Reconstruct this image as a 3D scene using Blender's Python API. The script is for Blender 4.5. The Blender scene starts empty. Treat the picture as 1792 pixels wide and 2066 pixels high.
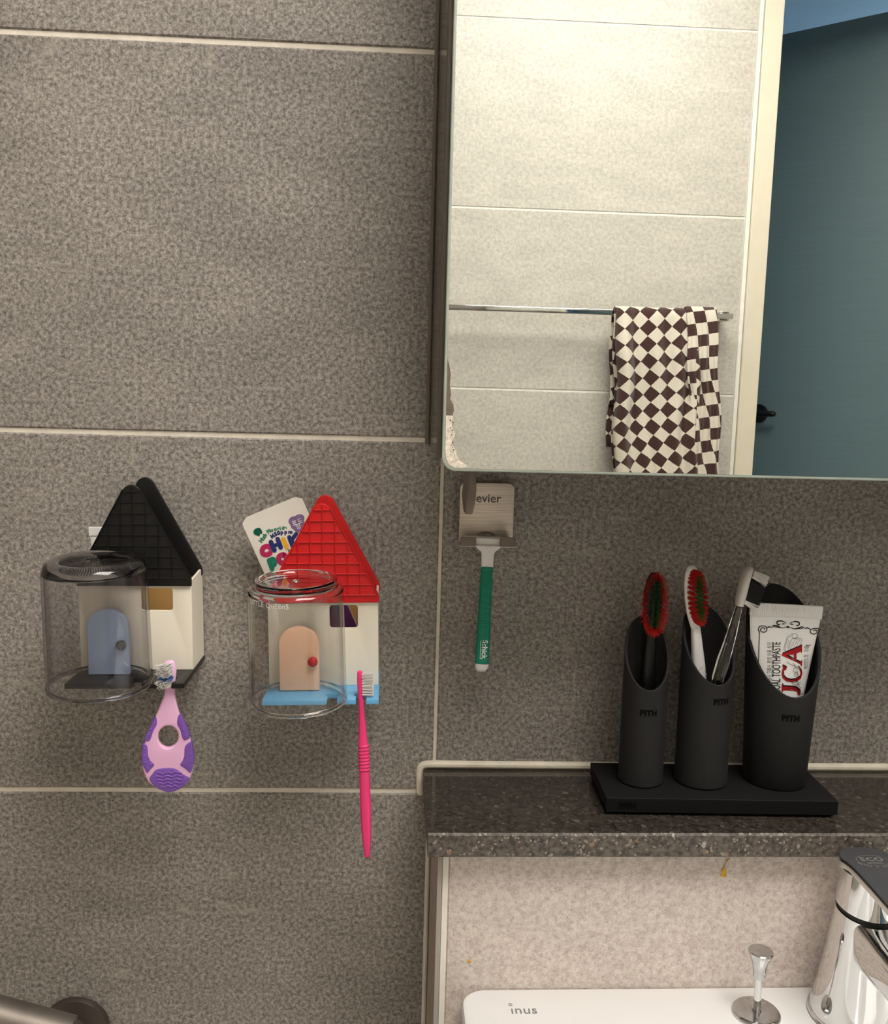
import bpy, bmesh, math, random
from mathutils import Vector, Matrix
random.seed(7)
R = math.radians
PI = math.pi
COL = bpy.context.scene.collection
SC = bpy.context.scene
Z0 = 0.80          # height of the measuring origin (a grout joint) above the floor

# ------------------------------------------------------------------ camera
F_PX, IW, IH = 1850.0, 1792, 2066
YAW, PITCH, ROLL = 0.05557330, 0.12575348, 0.02739783
CAM = Vector((-0.03971837, -0.75537091, 0.33937933 + Z0))
def cam_axes():
    cy, sy, cp, sp = math.cos(YAW), math.sin(YAW), math.cos(PITCH), math.sin(PITCH)
    f = Vector((sy*cp, cy*cp, -sp)); r = Vector((cy, -sy, 0)); u = r.cross(f)
    c, s = math.cos(ROLL), math.sin(ROLL)
    return c*r + s*u, -s*r + c*u, f
CR, CU, CF = cam_axes()
cam = bpy.data.cameras.new('camera')
cam.sensor_fit = 'HORIZONTAL'; cam.sensor_width = 36.0; cam.lens = F_PX/IW*36.0
cam.clip_start = 0.01
camo = bpy.data.objects.new('camera', cam); COL.objects.link(camo)
camo.matrix_world = Matrix(((CR.x, CU.x, -CF.x, CAM.x), (CR.y, CU.y, -CF.y, CAM.y), (CR.z, CU.z, -CF.z, CAM.z), (0, 0, 0, 1)))
SC.camera = camo
def at(px, py, t):
    """world point seen at a photo pixel, standing t metres in front of the back wall"""
    d = CF + CR*((px-IW/2)/F_PX) - CU*((py-IH/2)/F_PX)
    return CAM + d*((-t-CAM.y)/d.y)

# ------------------------------------------------------------------ world, exposure
w = bpy.data.worlds.new('world'); SC.world = w; w.use_nodes = True
w.node_tree.nodes['Background'].inputs[0].default_value = (0.35, 0.45, 0.6, 1)
w.node_tree.nodes['Background'].inputs[1].default_value = 0.05
vs = SC.view_settings
vs.view_transform = 'Standard'; vs.look = 'None'; vs.gamma = 1.0; vs.use_curve_mapping = False
vs.exposure = 0.0
SC.cycles.max_bounces = 7; SC.cycles.diffuse_bounces = 3; SC.cycles.glossy_bounces = 4; SC.cycles.transmission_bounces = 7
LAMP = dict(x=0.42, y=-0.78, z=1.53, sx=0.95, sy=0.75, power=22.5, col=(1.0, 0.960, 0.905))
HALL_FILL = dict(power=70.0, col=(0.55, 0.78, 1.0))

# ------------------------------------------------------------------ helpers
def lin(c):
    return tuple((v/255/12.92 if v/255 <= 0.04045 else ((v/255+0.055)/1.055)**2.4) for v in c)
def tag(o, label=None, cat=None, group=None, kind=None):
    if label: o['label'] = label
    if cat: o['category'] = cat
    if group: o['group'] = group
    if kind: o['kind'] = kind
    return o
def thing(name, label, cat, loc=(0, 0, 0), rot=(0, 0, 0), group=None):
    o = bpy.data.objects.new(name, None); COL.objects.link(o)
    o.empty_display_size = 0.02
    o.location = loc; o.rotation_euler = rot
    return tag(o, label, cat, group)

class MB:
    def __init__(s): s.v = []; s.f = []; s.mi = []
    def add(s, vf, fn=None, mi=0):
        v, f = vf; b = len(s.v)
        s.v += [tuple(fn(Vector(p))) if fn else tuple(p) for p in v]
        s.f += [tuple(i+b for i in q) for q in f]; s.mi += [mi]*len(f)
        return s
    def build(s, name, mat, parent=None, smooth=0, uv=None):
        me = bpy.data.meshes.new(name); me.from_pydata(s.v, [], s.f)
        mats = mat if isinstance(mat, (list, tuple)) else [mat]
        for m in mats: me.materials.append(m)
        if len(mats) > 1: me.polygons.foreach_set('material_index', s.mi)
        bm = bmesh.new(); bm.from_mesh(me)
        bmesh.ops.recalc_face_normals(bm, faces=bm.faces)
        if smooth:
            for fc in bm.faces: fc.smooth = True
            for e in bm.edges:
                if len(e.link_faces) == 2 and e.calc_face_angle(0) > R(smooth): e.smooth = False
        bm.to_mesh(me); bm.free()
        o = bpy.data.objects.new(name, me); COL.objects.link(o)
        if parent: o.parent = parent
        return o

def box(x0, x1, y0, y1, z0, z1, bev=0.0, seg=2):
    bm = bmesh.new(); bmesh.ops.create_cube(bm, size=1.0)
    for v in bm.verts:
        v.co = Vector(((x0+x1)/2+v.co.x*(x1-x0), (y0+y1)/2+v.co.y*(y1-y0), (z0+z1)/2+v.co.z*(z1-z0)))
    if bev > 0:
        bmesh.ops.bevel(bm, geom=list(bm.edges), offset=bev, segments=seg, profile=0.5, affect='EDGES')
    bm.verts.index_update()
    r = [tuple(v.co) for v in bm.verts], [tuple(v.index for v in f.verts) for f in bm.faces]
    bm.free(); return r
def lathe(prof, seg=32, cap=False):
    """profile of (r, z) about the z axis"""
    v, f, rings = [], [], []
    for r, z in prof:
        if r < 1e-7: rings.append([len(v)]); v.append((0, 0, z))
        else:
            b = len(v); rings.append(list(range(b, b+seg)))
            v += [(r*math.cos(2*PI*i/seg), r*math.sin(2*PI*i/seg), z) for i in range(seg)]
    if cap: rings.append(rings[0])          # closed profile
    for a, b in zip(rings, rings[1:]):
        for i in range(seg):
            j = (i+1) % seg
            if len(a) == 1 and len(b) == 1: continue
            if len(a) == 1: f.append((a[0], b[i], b[j]))
            elif len(b) == 1: f.append((a[i], a[j], b[0]))
            else: f.append((a[i], a[j], b[j], b[i]))
    return v, f
def sweep(path, ws, ds, n=12, ex=2.0, nrm=(0, -1, 0), round_ends=(True, True)):
    """tube of (super)elliptic section along path; ws across, ds along nrm (half sizes)"""
    P = [Vector(p) for p in path]; W = list(ws); D = list(ds); N0 = Vector(nrm)
    if round_ends[0]:
        T = (P[0]-P[1]).normalized(); r = min(W[0], D[0])
        P = [P[0]+T*r*0.95, P[0]+T*r*0.7]+P; W = [W[0]*.35, W[0]*.75]+W; D = [D[0]*.35, D[0]*.75]+D
    if round_ends[1]:
        T = (P[-1]-P[-2]).normalized(); r = min(W[-1], D[-1])
        P = P+[P[-1]+T*r*0.7, P[-1]+T*r*0.95]; W = W+[W[-1]*.75, W[-1]*.35]; D = D+[D[-1]*.75, D[-1]*.35]
    v, f = [], []
    for k, p in enumerate(P):
        T = (P[min(k+1, len(P)-1)]-P[max(k-1, 0)]).normalized()
        S = T.cross(N0).normalized(); N = S.cross(T).normalized()
        for i in range(n):
            a = 2*PI*i/n; c, s = math.cos(a), math.sin(a)
            c = math.copysign(abs(c)**(2/ex), c); s = math.copysign(abs(s)**(2/ex), s)
            v.append(p+S*W[k]*c+N*D[k]*s)
    for k in range(len(P)-1):
        for i in range(n):
            j = (i+1) % n
            f.append((k*n+i, k*n+j, (k+1)*n+j, (k+1)*n+i))
    f.append(tuple(range(n))); f.append(tuple(range((len(P)-1)*n, len(P)*n)))
    return v, f
def _curve_mesh(cu):
    o = bpy.data.objects.new('tmp', cu)
    me = bpy.data.meshes.new_from_object(o)
    v = [tuple(p.co) for p in me.vertices]; f = [tuple(q.vertices) for q in me.polygons]
    bpy.data.objects.remove(o); bpy.data.curves.remove(cu); bpy.data.meshes.remove(me)
    # weld, so that smooth shading runs over the seams
    bm = bmesh.new(); bv = [bm.verts.new(p) for p in v]
    for q in f:
        try: bm.faces.new([bv[i] for i in q])
        except ValueError: pass
    bmesh.ops.remove_doubles(bm, verts=bm.verts, dist=1e-6); bm.verts.index_update()
    r = [tuple(p.co) for p in bm.verts], [tuple(p.index for p in q.verts) for q in bm.faces]
    bm.free(); return r
def plate(outlines, y0, y1, bev=0.0, res=2):
    """flat outlines (lists of (x, z)), first the border, then holes, given thickness from y0 to y1"""
    cu = bpy.data.curves.new('tmp', 'CURVE'); cu.dimensions = '2D'; cu.fill_mode = 'BOTH'
    h = abs(y1-y0)/2; cu.extrude = max(h-bev, 1e-6); cu.bevel_depth = bev; cu.bevel_resolution = res; cu.offset = -bev
    for pts in outlines:
        sp = cu.splines.new('POLY'); sp.points.add(len(pts)-1); sp.use_cyclic_u = True
        for q, p in zip(sp.points, pts): q.co = (p[0], p[1], 0, 1)
    v, f = _curve_mesh(cu); ym = (y0+y1)/2
    return [(p[0], ym-p[2], p[1]) for p in v], f
def text(s, size, ext=0.0, off=0.0, align='CENTER', sp=1.0, shear=0.0):
    """lettering in the x-z plane, reading along x, thickness ext towards -y"""
    cu = bpy.data.curves.new('tmp', 'FONT'); cu.body = s; cu.size = size; cu.extrude = ext/2; cu.offset = off
    cu.align_x = align; cu.align_y = 'CENTER'; cu.space_character = sp; cu.shear = shear; cu.resolution_u = 3
    v, f = _curve_mesh(cu)
    return [(p[0], -p[2]-ext/2, p[1]) for p in v], f
def rrect(x0, x1, z0, z1, r, n=5):
    rs = r if isinstance(r, (list, tuple)) else [r]*4     # bl, br, tr, tl
    o = []
    for (cx, cz, a0), q in zip(((x0, z0, 180), (x1, z0, 270), (x1, z1, 0), (x0, z1, 90)), rs):
        sx = 1 if cx == x0 else -1; sz = 1 if cz == z0 else -1
        if q <= 0: o.append((cx, cz)); continue
        for i in range(n+1):
            a = R(a0+90*i/n); o.append((cx+sx*q+q*math.cos(a), cz+sz*q+q*math.sin(a)))
    return o
def ell(cx, cz, rx, rz, n=28): return [(cx+rx*math.cos(2*PI*i/n), cz+rz*math.sin(2*PI*i/n)) for i in range(n)]
def spline(pts, n=8, closed=False):
    P = [Vector(p) for p in pts]; m = len(P); out = []
    rng = range(m) if closed else range(m-1)
    for i in rng:
        a, b = P[i], P[(i+1) % m]
        p0 = P[i-1] if (closed or i > 0) else a; p3 = P[(i+2) % m] if (closed or i < m-2) else b
        for k in range(n):
            t = k/n
            out.append(0.5*((2*a)+(b-p0)*t+(2*p0-5*a+4*b-p3)*t*t+(3*a-p0-3*b+p3)*t**3))
    if not closed: out.append(P[-1])
    return out
def ribbon(pts, wd, y=0.0):
    """flat printed line through (x, z) points"""
    v, f = [], []; P = [Vector(p[:2]) for p in pts]
    for k, p in enumerate(P):
        T = (P[min(k+1, len(P)-1)]-P[max(k-1, 0)])
        T = T.normalized() if T.length > 0 else Vector((1, 0)); S = Vector((-T.y, T.x))
        wk = wd[k] if isinstance(wd, (list, tuple)) else wd
        for s in (-1, 1): v.append((p.x+S.x*s*wk/2, y, p.y+S.y*s*wk/2))
    for k in range(len(P)-1): f.append((2*k, 2*k+1, 2*k+3, 2*k+2))
    return v, f

# ------------------------------------------------------------------ materials
def M(name, col, rough=0.5, metal=0.0, spec=0.5, var=0.05, scale=40.0, bump=0.0, bscale=300.0, trans=0.0, ior=1.45, coat=0.0, emit=None, estr=0.0, stretch=None, alpha=None):
    m = bpy.data.materials.new(name); m.use_nodes = True; nt = m.node_tree; b = nt.nodes['Principled BSDF']
    c = lin(col)
    b.inputs['Roughness'].default_value = rough; b.inputs['Metallic'].default_value = metal
    b.inputs['IOR'].default_value = ior; b.inputs['Specular IOR Level'].default_value = spec
    b.inputs['Transmission Weight'].default_value = trans; b.inputs['Coat Weight'].default_value = coat
    b.inputs['Base Color'].default_value = (*c, 1)
    tc = nt.nodes.new('ShaderNodeTexCoord'); src = tc.outputs['Object']
    if stretch:
        mp = nt.nodes.new('ShaderNodeMapping'); mp.inputs['Scale'].default_value = stretch
        nt.links.new(src, mp.inputs[0]); src = mp.outputs[0]
    if var > 0:
        n = nt.nodes.new('ShaderNodeTexNoise'); n.inputs['Scale'].default_value = scale; n.inputs['Detail'].default_value = 5
        nt.links.new(src, n.inputs[0])
        rp = nt.nodes.new('ShaderNodeValToRGB'); rp.color_ramp.elements[0].position = 0.3; rp.color_ramp.elements[1].position = 0.7
        rp.color_ramp.elements[0].color = (*[v*(1-var) for v in c], 1); rp.color_ramp.elements[1].color = (*[min(1, v*(1+var)) for v in c], 1)
        nt.links.new(n.outputs[0], rp.inputs[0]); nt.links.new(rp.outputs[0], b.inputs['Base Color'])
    if bump > 0:
        n2 = nt.nodes.new('ShaderNodeTexNoise'); n2.inputs['Scale'].default_value = bscale; n2.inputs['Detail'].default_value = 3
        nt.links.new(src, n2.inputs[0])
        bp = nt.nodes.new('ShaderNodeBump'); bp.inputs['Strength'].default_value = bump; bp.inputs['Distance'].default_value = 0.001
        nt.links.new(n2.outputs[0], bp.inputs['Height']); nt.links.new(bp.outputs[0], b.inputs['Normal'])
    if emit:
        b.inputs['Emission Color'].default_value = (*emit, 1); b.inputs['Emission Strength'].default_value = estr
    return m

def stone_tile(name, dark, mid, light, streak=(0, 0, 0), rough=0.55, fine=520.0, contrast=1.0, streak_amt=0.5, relief=True, cloud=.13):
    """stoneware: fine speckle, cloudy tone, thin pale veins, a little relief"""
    m = bpy.data.materials.new(name); m.use_nodes = True; nt = m.node_tree; b = nt.nodes['Principled BSDF']
    N = nt.nodes.new; L = nt.links.new
    g = N('ShaderNodeNewGeometry'); pos = g.outputs['Position']
    n1 = N('ShaderNodeTexNoise'); n1.inputs['Scale'].default_value = fine; n1.inputs['Detail'].default_value = 3 if relief else 1; n1.inputs['Roughness'].default_value = 0.85
    L(pos, n1.inputs[0])
    r1 = N('ShaderNodeValToRGB'); cr = r1.color_ramp
    cr.elements[0].position = 0.5-0.16/contrast; cr.elements[0].color = (*lin(dark), 1)
    cr.elements[1].position = 0.5+0.16/contrast; cr.elements[1].color = (*lin(light), 1)
    e = cr.elements.new(0.5); e.color = (*lin(mid), 1)
    L(n1.outputs[0], r1.inputs[0])
    n2 = N('ShaderNodeTexNoise'); n2.inputs['Scale'].default_value = 9.0; n2.inputs['Detail'].default_value = 2
    mp = N('ShaderNodeMapping'); mp.inputs['Scale'].default_value = (1, 1, 2.2); L(pos, mp.inputs[0]); L(mp.outputs[0], n2.inputs[0])
    mr = N('ShaderNodeMapRange'); mr.inputs[1].default_value = 0.3; mr.inputs[2].default_value = 0.7; mr.inputs[3].default_value = 1-cloud; mr.inputs[4].default_value = 1+cloud*.85
    L(n2.outputs[0], mr.inputs[0])
    mx = N('ShaderNodeMix'); mx.data_type = 'RGBA'; mx.blend_type = 'MULTIPLY'; mx.inputs[0].default_value = 1.0
    L(r1.outputs[0], mx.inputs[6]); L(mr.outputs[0], mx.inputs[7])
    # pale veins: ridges of a stretched, distorted noise
    mp2 = N('ShaderNodeMapping'); mp2.inputs['Scale'].default_value = (2.2, 2.2, 9.0); mp2.inputs['Rotation'].default_value = (0, R(9), 0); L(pos, mp2.inputs[0])
    n3 = N('ShaderNodeTexNoise'); n3.inputs['Scale'].default_value = 1.6; n3.inputs['Detail'].default_value = 3; n3.inputs['Distortion'].default_value = 0.6
    L(mp2.outputs[0], n3.inputs[0])
    s1 = N('ShaderNodeMath'); s1.operation = 'SUBTRACT'; s1.inputs[1].default_value = 0.5; L(n3.outputs[0], s1.inputs[0])
    s2 = N('ShaderNodeMath'); s2.operation = 'ABSOLUTE'; L(s1.outputs[0], s2.inputs[0])
    mr2 = N('ShaderNodeMapRange'); mr2.inputs[1].default_value = 0.0; mr2.inputs[2].default_value = 0.012; mr2.inputs[3].default_value = streak_amt; mr2.inputs[4].default_value = 0.0
    L(s2.outputs[0], mr2.inputs[0])
    n4 = N('ShaderNodeTexNoise'); n4.inputs['Scale'].default_value = 14.0; L(pos, n4.inputs[0])
    mr3 = N('ShaderNodeMapRange'); mr3.inputs[1].default_value = 0.5; mr3.inputs[2].default_value = 0.66; L(n4.outputs[0], mr3.inputs[0])
    s3 = N('ShaderNodeMath'); s3.operation = 'MULTIPLY'; L(mr2.outputs[0], s3.inputs[0]); L(mr3.outputs[0], s3.inputs[1])
    mx2 = N('ShaderNodeMix'); mx2.data_type = 'RGBA'; L(s3.outputs[0], mx2.inputs[0]); L(mx.outputs[2], mx2.inputs[6])
    mx2.inputs[7].default_value = (*lin(streak if any(streak) else light), 1)
    # stray pale flecks
    vo = N('ShaderNodeTexVoronoi'); vo.inputs['Scale'].default_value = 70.0; L(pos, vo.inputs['Vector'])
    mr4 = N('ShaderNodeMapRange'); mr4.inputs[1].default_value = 0.05; mr4.inputs[2].default_value = 0.09; mr4.inputs[3].default_value = 1.0; mr4.inputs[4].default_value = 0.0
    L(vo.outputs['Distance'], mr4.inputs[0])
    sp = N('ShaderNodeSeparateColor'); L(vo.outputs['Color'], sp.inputs[0])
    gt = N('ShaderNodeMath'); gt.operation = 'GREATER_THAN'; gt.inputs[1].default_value = 0.95; L(sp.outputs[0], gt.inputs[0])
    s4 = N('ShaderNodeMath'); s4.operation = 'MULTIPLY'; L(mr4.outputs[0], s4.inputs[0]); L(gt.outputs[0], s4.inputs[1])
    mx3 = N('ShaderNodeMix'); mx3.data_type = 'RGBA'; L(s4.outputs[0], mx3.inputs[0]); L(mx2.outputs[2], mx3.inputs[6])
    mx3.inputs[7].default_value = (*lin(streak if any(streak) else light), 1)
    L((mx3 if relief else mx).outputs[2], b.inputs['Base Color'])      # plain tiles do without veins and flecks
    b.inputs['Roughness'].default_value = rough
    bp = N('ShaderNodeBump'); bp.inputs['Strength'].default_value = 0.25; bp.inputs['Distance'].default_value = 0.0006
    if relief: L(n1.outputs[0], bp.inputs['Height']); L(bp.outputs[0], b.inputs['Normal'])
    return m

def terrazzo(name, k=1.0, rough=.16, chip=1.0):
    m = bpy.data.materials.new(name); m.use_nodes = True; nt = m.node_tree; b = nt.nodes['Principled BSDF']
    N = nt.nodes.new; L = nt.links.new
    pos = N('ShaderNodeNewGeometry').outputs['Position']
    cur = None
    nz = N('ShaderNodeTexNoise'); nz.inputs['Scale'].default_value = 260; nz.inputs['Detail'].default_value = 4; L(pos, nz.inputs[0])
    rp = N('ShaderNodeValToRGB'); rp.color_ramp.elements[0].position = .35; rp.color_ramp.elements[1].position = .65
    rp.color_ramp.elements[0].color = (*[v*k for v in lin((62, 55, 48))], 1); rp.color_ramp.elements[1].color = (*[v*k for v in lin((104, 95, 86))], 1); L(nz.outputs[0], rp.inputs[0]); cur = rp.outputs[0]
    wob = N('ShaderNodeTexNoise'); wob.inputs['Scale'].default_value = 220; L(pos, wob.inputs[0])
    ad = N('ShaderNodeVectorMath'); ad.operation = 'MULTIPLY_ADD'; ad.inputs[1].default_value = (.004, .004, .004); L(wob.outputs[1], ad.inputs[0]); L(pos, ad.inputs[2])
    for sc, rad, thr, cols in ((210., .34, .55, ((40, 38, 36), (150, 142, 132), (90, 84, 78))), (120., .27, .72, ((186, 178, 164), (46, 50, 50), (140, 112, 92))), (420., .4, .6, ((160, 150, 138), (50, 45, 40), (110, 100, 92)))):
        vo = N('ShaderNodeTexVoronoi'); vo.inputs['Scale'].default_value = sc; L(ad.outputs[0], vo.inputs['Vector'])
        sp = N('ShaderNodeSeparateColor'); L(vo.outputs['Color'], sp.inputs[0])
        a = N('ShaderNodeMath'); a.operation = 'LESS_THAN'; a.inputs[1].default_value = rad; L(vo.outputs['Distance'], a.inputs[0])
        g = N('ShaderNodeMath'); g.operation = 'GREATER_THAN'; g.inputs[1].default_value = thr; L(sp.outputs[0], g.inputs[0])
        mu = N('ShaderNodeMath'); mu.operation = 'MULTIPLY'; L(a.outputs[0], mu.inputs[0]); L(g.outputs[0], mu.inputs[1])
        mu2 = N('ShaderNodeMath'); mu2.operation = 'MULTIPLY'; mu2.inputs[1].default_value = chip; L(mu.outputs[0], mu2.inputs[0]); mu = mu2
        cr = N('ShaderNodeValToRGB'); cr.color_ramp.interpolation = 'CONSTANT'
        cr.color_ramp.elements[0].color = (*[v*k for v in lin(cols[0])], 1); cr.color_ramp.elements[1].color = (*[v*k for v in lin(cols[1])], 1); cr.color_ramp.elements[1].position = .4
        e = cr.color_ramp.elements.new(.75); e.color = (*[v*k for v in lin(cols[2])], 1); L(sp.outputs[1], cr.inputs[0])
        mx = N('ShaderNodeMix'); mx.data_type = 'RGBA'; L(mu.outputs[0], mx.inputs[0]); L(cur, mx.inputs[6]); L(cr.outputs[0], mx.inputs[7]); cur = mx.outputs[2]
    L(cur, b.inputs['Base Color']); b.inputs['Roughness'].default_value = rough
    return m

def checker_cloth(name):
    m = bpy.data.materials.new(name); m.use_nodes = True; nt = m.node_tree; b = nt.nodes['Principled BSDF']
    N = nt.nodes.new; L = nt.links.new
    uv = N('ShaderNodeUVMap'); uv.uv_map = 'UVMap'
    ch = N('ShaderNodeTexChecker'); ch.inputs['Scale'].default_value = 1.0
    ch.inputs[1].default_value = (*lin((64, 34, 28)), 1); ch.inputs[2].default_value = (*lin((226, 216, 200)), 1)
    wn = N('ShaderNodeTexNoise'); wn.inputs['Scale'].default_value = 7; L(uv.outputs[0], wn.inputs[0])
    va = N('ShaderNodeVectorMath'); va.operation = 'MULTIPLY_ADD'; va.inputs[1].default_value = (.06, .06, 0); L(wn.outputs[1], va.inputs[0]); L(uv.outputs[0], va.inputs[2])
    L(va.outputs[0], ch.inputs[0]); L(ch.outputs[0], b.inputs['Base Color'])
    b.inputs['Roughness'].default_value = 0.95; b.inputs['Sheen Weight'].default_value = 0.25
    n = N('ShaderNodeTexNoise'); n.inputs['Scale'].default_value = 40; n.inputs['Detail'].default_value = 4; L(uv.outputs[0], n.inputs[0])
    bp = N('ShaderNodeBump'); bp.inputs['Strength'].default_value = .6; bp.inputs['Distance'].default_value = .002
    L(n.outputs[0], bp.inputs['Height']); L(bp.outputs[0], b.inputs['Normal'])
    return m

def brushed(name, col, rough, axis=(1, 1, 60), amt=.25):
    m = M(name, col, rough=rough, metal=1.0, var=amt, scale=30.0, stretch=axis, bump=.08, bscale=60)
    return m

GREY = stone_tile('grey_stoneware', (98, 92, 87), (144, 137, 129), (182, 174, 166), streak=(198, 188, 174), rough=.6, fine=300, contrast=1.15, streak_amt=.28)
BEIGE = stone_tile('beige_stoneware', (178, 163, 153), (210, 197, 187), (229, 218, 209), streak=(236, 230, 220), rough=.5, fine=300, contrast=.9, streak_amt=.2, cloud=.05)
IVORY = stone_tile('ivory_stoneware', (180, 173, 163), (195, 189, 179), (208, 202, 192), streak=(235, 230, 220), rough=.35, fine=120, contrast=.7, streak_amt=.1, relief=False, cloud=.07)
GROUT = M('pale_grout', (233, 223, 207), rough=.85, var=.10, scale=60, bump=.3, bscale=400)
GROUT_W = M('white_grout', (234, 230, 220), rough=.8, var=.05, scale=60)
SILI = M('cream_silicone', (232, 222, 202), rough=.45, var=.12, scale=70, bump=.25, bscale=150)
PAINT = M('white_ceiling_paint', (236, 234, 228), rough=.8, var=.02)
FLOORT = stone_tile('floor_stoneware', (186, 178, 168), (206, 199, 189), (222, 215, 206), rough=.6, fine=300, relief=False)
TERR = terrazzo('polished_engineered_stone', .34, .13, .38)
TERRE = terrazzo('sawn_engineered_stone', 1.0, .6, .7)
TRIM = M('grey_edge_trim', (170, 163, 152), rough=.45, var=.05)
SIDE = M('taupe_tile_edge', (178, 162, 150), rough=.6, var=.1, scale=80)
WHITEC = M('white_ceramic', (222, 221, 219), rough=.08, var=.01)
CHROME = M('chrome', (226, 226, 226), rough=.05, metal=1.0, var=.02)
CHROMED = M('worn_chrome', (196, 196, 196), rough=.14, metal=1.0, var=.15, scale=120)
SATIN = brushed('satin_steel', (206, 196, 184), .34, (1, 1, 40), .18)
DARKM = M('dark_bronze_metal', (122, 110, 101), rough=.4, metal=.4, var=.1)
BLACKPL = M('black_plastic', (13, 12, 12), rough=.38, var=.1)
BLACKMAT = M('matt_black_silicone', (24, 23, 23), rough=.75, var=.06, bump=.05, bscale=900)
BLACKTRAY = M('matt_black_diatomite', (9, 9, 10), rough=.75, var=.08, spec=.3)
INKBLK = M('black_print', (14, 14, 15), rough=.5, var=0)
EMBOSS = M('black_embossing', (8, 8, 8), rough=.9, var=0, spec=.1)
PLATEG = M('charcoal_coating', (64, 64, 66), rough=.5, var=.05)
CREAM = M('cream_plastic', (242, 233, 213), rough=.45, var=.015)
AMBER = M('inner_amber_plastic', (196, 152, 90), rough=.5, var=.02)
REDPL = M('red_plastic', (206, 22, 26), rough=.33, var=.03)
REDKN = M('red_knob_plastic', (196, 30, 36), rough=.25, var=.02)
BLUEDOOR = M('slate_blue_plastic', (164, 182, 212), rough=.4, var=.02)
PEACH = M('peach_plastic', (248, 200, 166), rough=.4, var=.02)
SKYPL = M('sky_blue_plastic', (104, 172, 216), rough=.35, var=.03)
SMOKE = M('smoke_clear_plastic', (186, 184, 186), rough=.02, trans=1.0, ior=1.47, var=0)
CLEAR = M('clear_plastic', (250, 250, 250), rough=.015, trans=1.0, ior=1.47, var=0)
PINKB = M('pale_pink_plastic', (232, 180, 214), rough=.32, var=.03)
PURP = M('purple_rubber', (124, 82, 172), rough=.55, var=.05)
HOTP = M('hot_pink_plastic', (238, 60, 124), rough=.3, var=.03)
BRW = M('white_nylon', (236, 232, 226), rough=.5, var=.03)
BRBL = M('blue_nylon', (70, 120, 178), rough=.5, var=.05)
BRRED = M('red_nylon', (214, 44, 40), rough=.45, var=.08)
BRGRN = M('green_nylon', (66, 112, 50), rough=.45, var=.15)
BRBLK = M('black_nylon', (5, 5, 6), rough=.5, var=.1)
WHITEPL = M('white_plastic', (234, 230, 226), rough=.35, var=.02)
FROST = M('milky_clear_plastic', (240, 236, 226), rough=.25, trans=.35, ior=1.45, var=.02)
GREENPL = M('teal_green_plastic', (0, 132, 104), rough=.45, var=.06, bump=.25, bscale=700)
PAPER = M('off_white_film', (232, 226, 214), rough=.4, var=.02)
TUBEW = M('white_laminate_tube', (234, 232, 228), rough=.28, var=.02, bump=.05, bscale=40)
PGREEN = M('green_print', (22, 122, 96), rough=.5, var=0)
PNAVY = M('navy_print', (30, 44, 104), rough=.5, var=0)
PMAG = M('magenta_print', (186, 34, 90), rough=.5, var=0)
PYEL = M('yellow_print', (236, 172, 28), rough=.5, var=0)
PLIL = M('lilac_print', (172, 140, 192), rough=.5, var=0)
POLV = M('olive_print', (120, 130, 86), rough=.5, var=0)
PPUR = M('deep_purple_print', (120, 60, 130), rough=.5, var=.1, scale=200)
PRED = M('red_print', (206, 40, 44), rough=.5, var=0)
PGREY = M('grey_print', (120, 120, 118), rough=.5, var=0)
PWHITE = M('white_print', (244, 242, 240), rough=.5, var=0)
PSTEEL = M('etched_grey_print', (104, 96, 90), rough=.6, var=.05)
FRAMEM = M('cream_frame_enamel', (222, 212, 192), rough=.4, var=.02)
DOORM = M('teal_grey_door_film', (104, 126, 131), rough=.45, var=.04, scale=6, stretch=(1, 1, 20))
BLUEW = M('pale_blue_wallpaper', (140, 176, 206), rough=.8, var=.03)
MIRROR = M('mirror_silver', (240, 243, 238), rough=0.0, metal=1.0, var=0)
GEDGE = M('pale_glass_edge', (176, 186, 174), rough=.2, var=.1, scale=50)
CABM = M('dark_taupe_laminate', (84, 75, 66), rough=.16, var=.08, scale=90)
FLAKE = M('flaked_backing', (224, 213, 196), rough=.8, var=.28, scale=300)
FLAKED = M('bare_brown_backing', (112, 98, 84), rough=.6, var=.15, scale=200)
STAINM = M('dried_yellow_residue', (214, 164, 48), rough=.8, var=.25, scale=300)
LAMPM = M('lit_lamp_diffuser', (255, 250, 240), rough=.5, var=0, emit=LAMP['col'], estr=1.0)
LAMPF = M('white_lamp_rim', (240, 238, 232), rough=.4, var=0)
TOWELM = checker_cloth('chequered_terry')
FLANGE = M('dull_chrome_flange', (128, 120, 112), rough=.5, metal=.8, var=.15, scale=40)

# ================================================================== the room
XL, XR, YF, ZC = -1.25, 1.72, -1.65, 1.55      # left wall, right wall, opposite wall, ceiling (over the origin)
TW, TH, GAP = 0.600, 0.300, 0.0035
def structure(name, mb, mat):
    o = mb.build(name, mat); o['kind'] = 'structure'; return o
def tile_mesh(name, w, h, d, mat, bev=.0012):
    v, f = box(-w/2, w/2, 0, d, -h/2, h/2, 0)
    # chamfered face (towards -y)
    mb = MB(); mb.add(([(-w/2, d, -h/2), (w/2, d, -h/2), (w/2, d, h/2), (-w/2, d, h/2), (-w/2, bev, -h/2), (w/2, bev, -h/2), (w/2, bev, h/2), (-w/2, bev, h/2),
                        (-w/2+bev, 0, -h/2+bev), (w/2-bev, 0, -h/2+bev), (w/2-bev, 0, h/2-bev), (-w/2+bev, 0, h/2-bev)],
                       [(8, 9, 10, 11), (4, 5, 9, 8), (5, 6, 10, 9), (6, 7, 11, 10), (7, 4, 8, 11), (0, 1, 5, 4), (1, 2, 6, 5), (2, 3, 7, 6), (3, 0, 4, 7), (3, 2, 1, 0)]))
    o = mb.build(name, mat); return o

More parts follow.
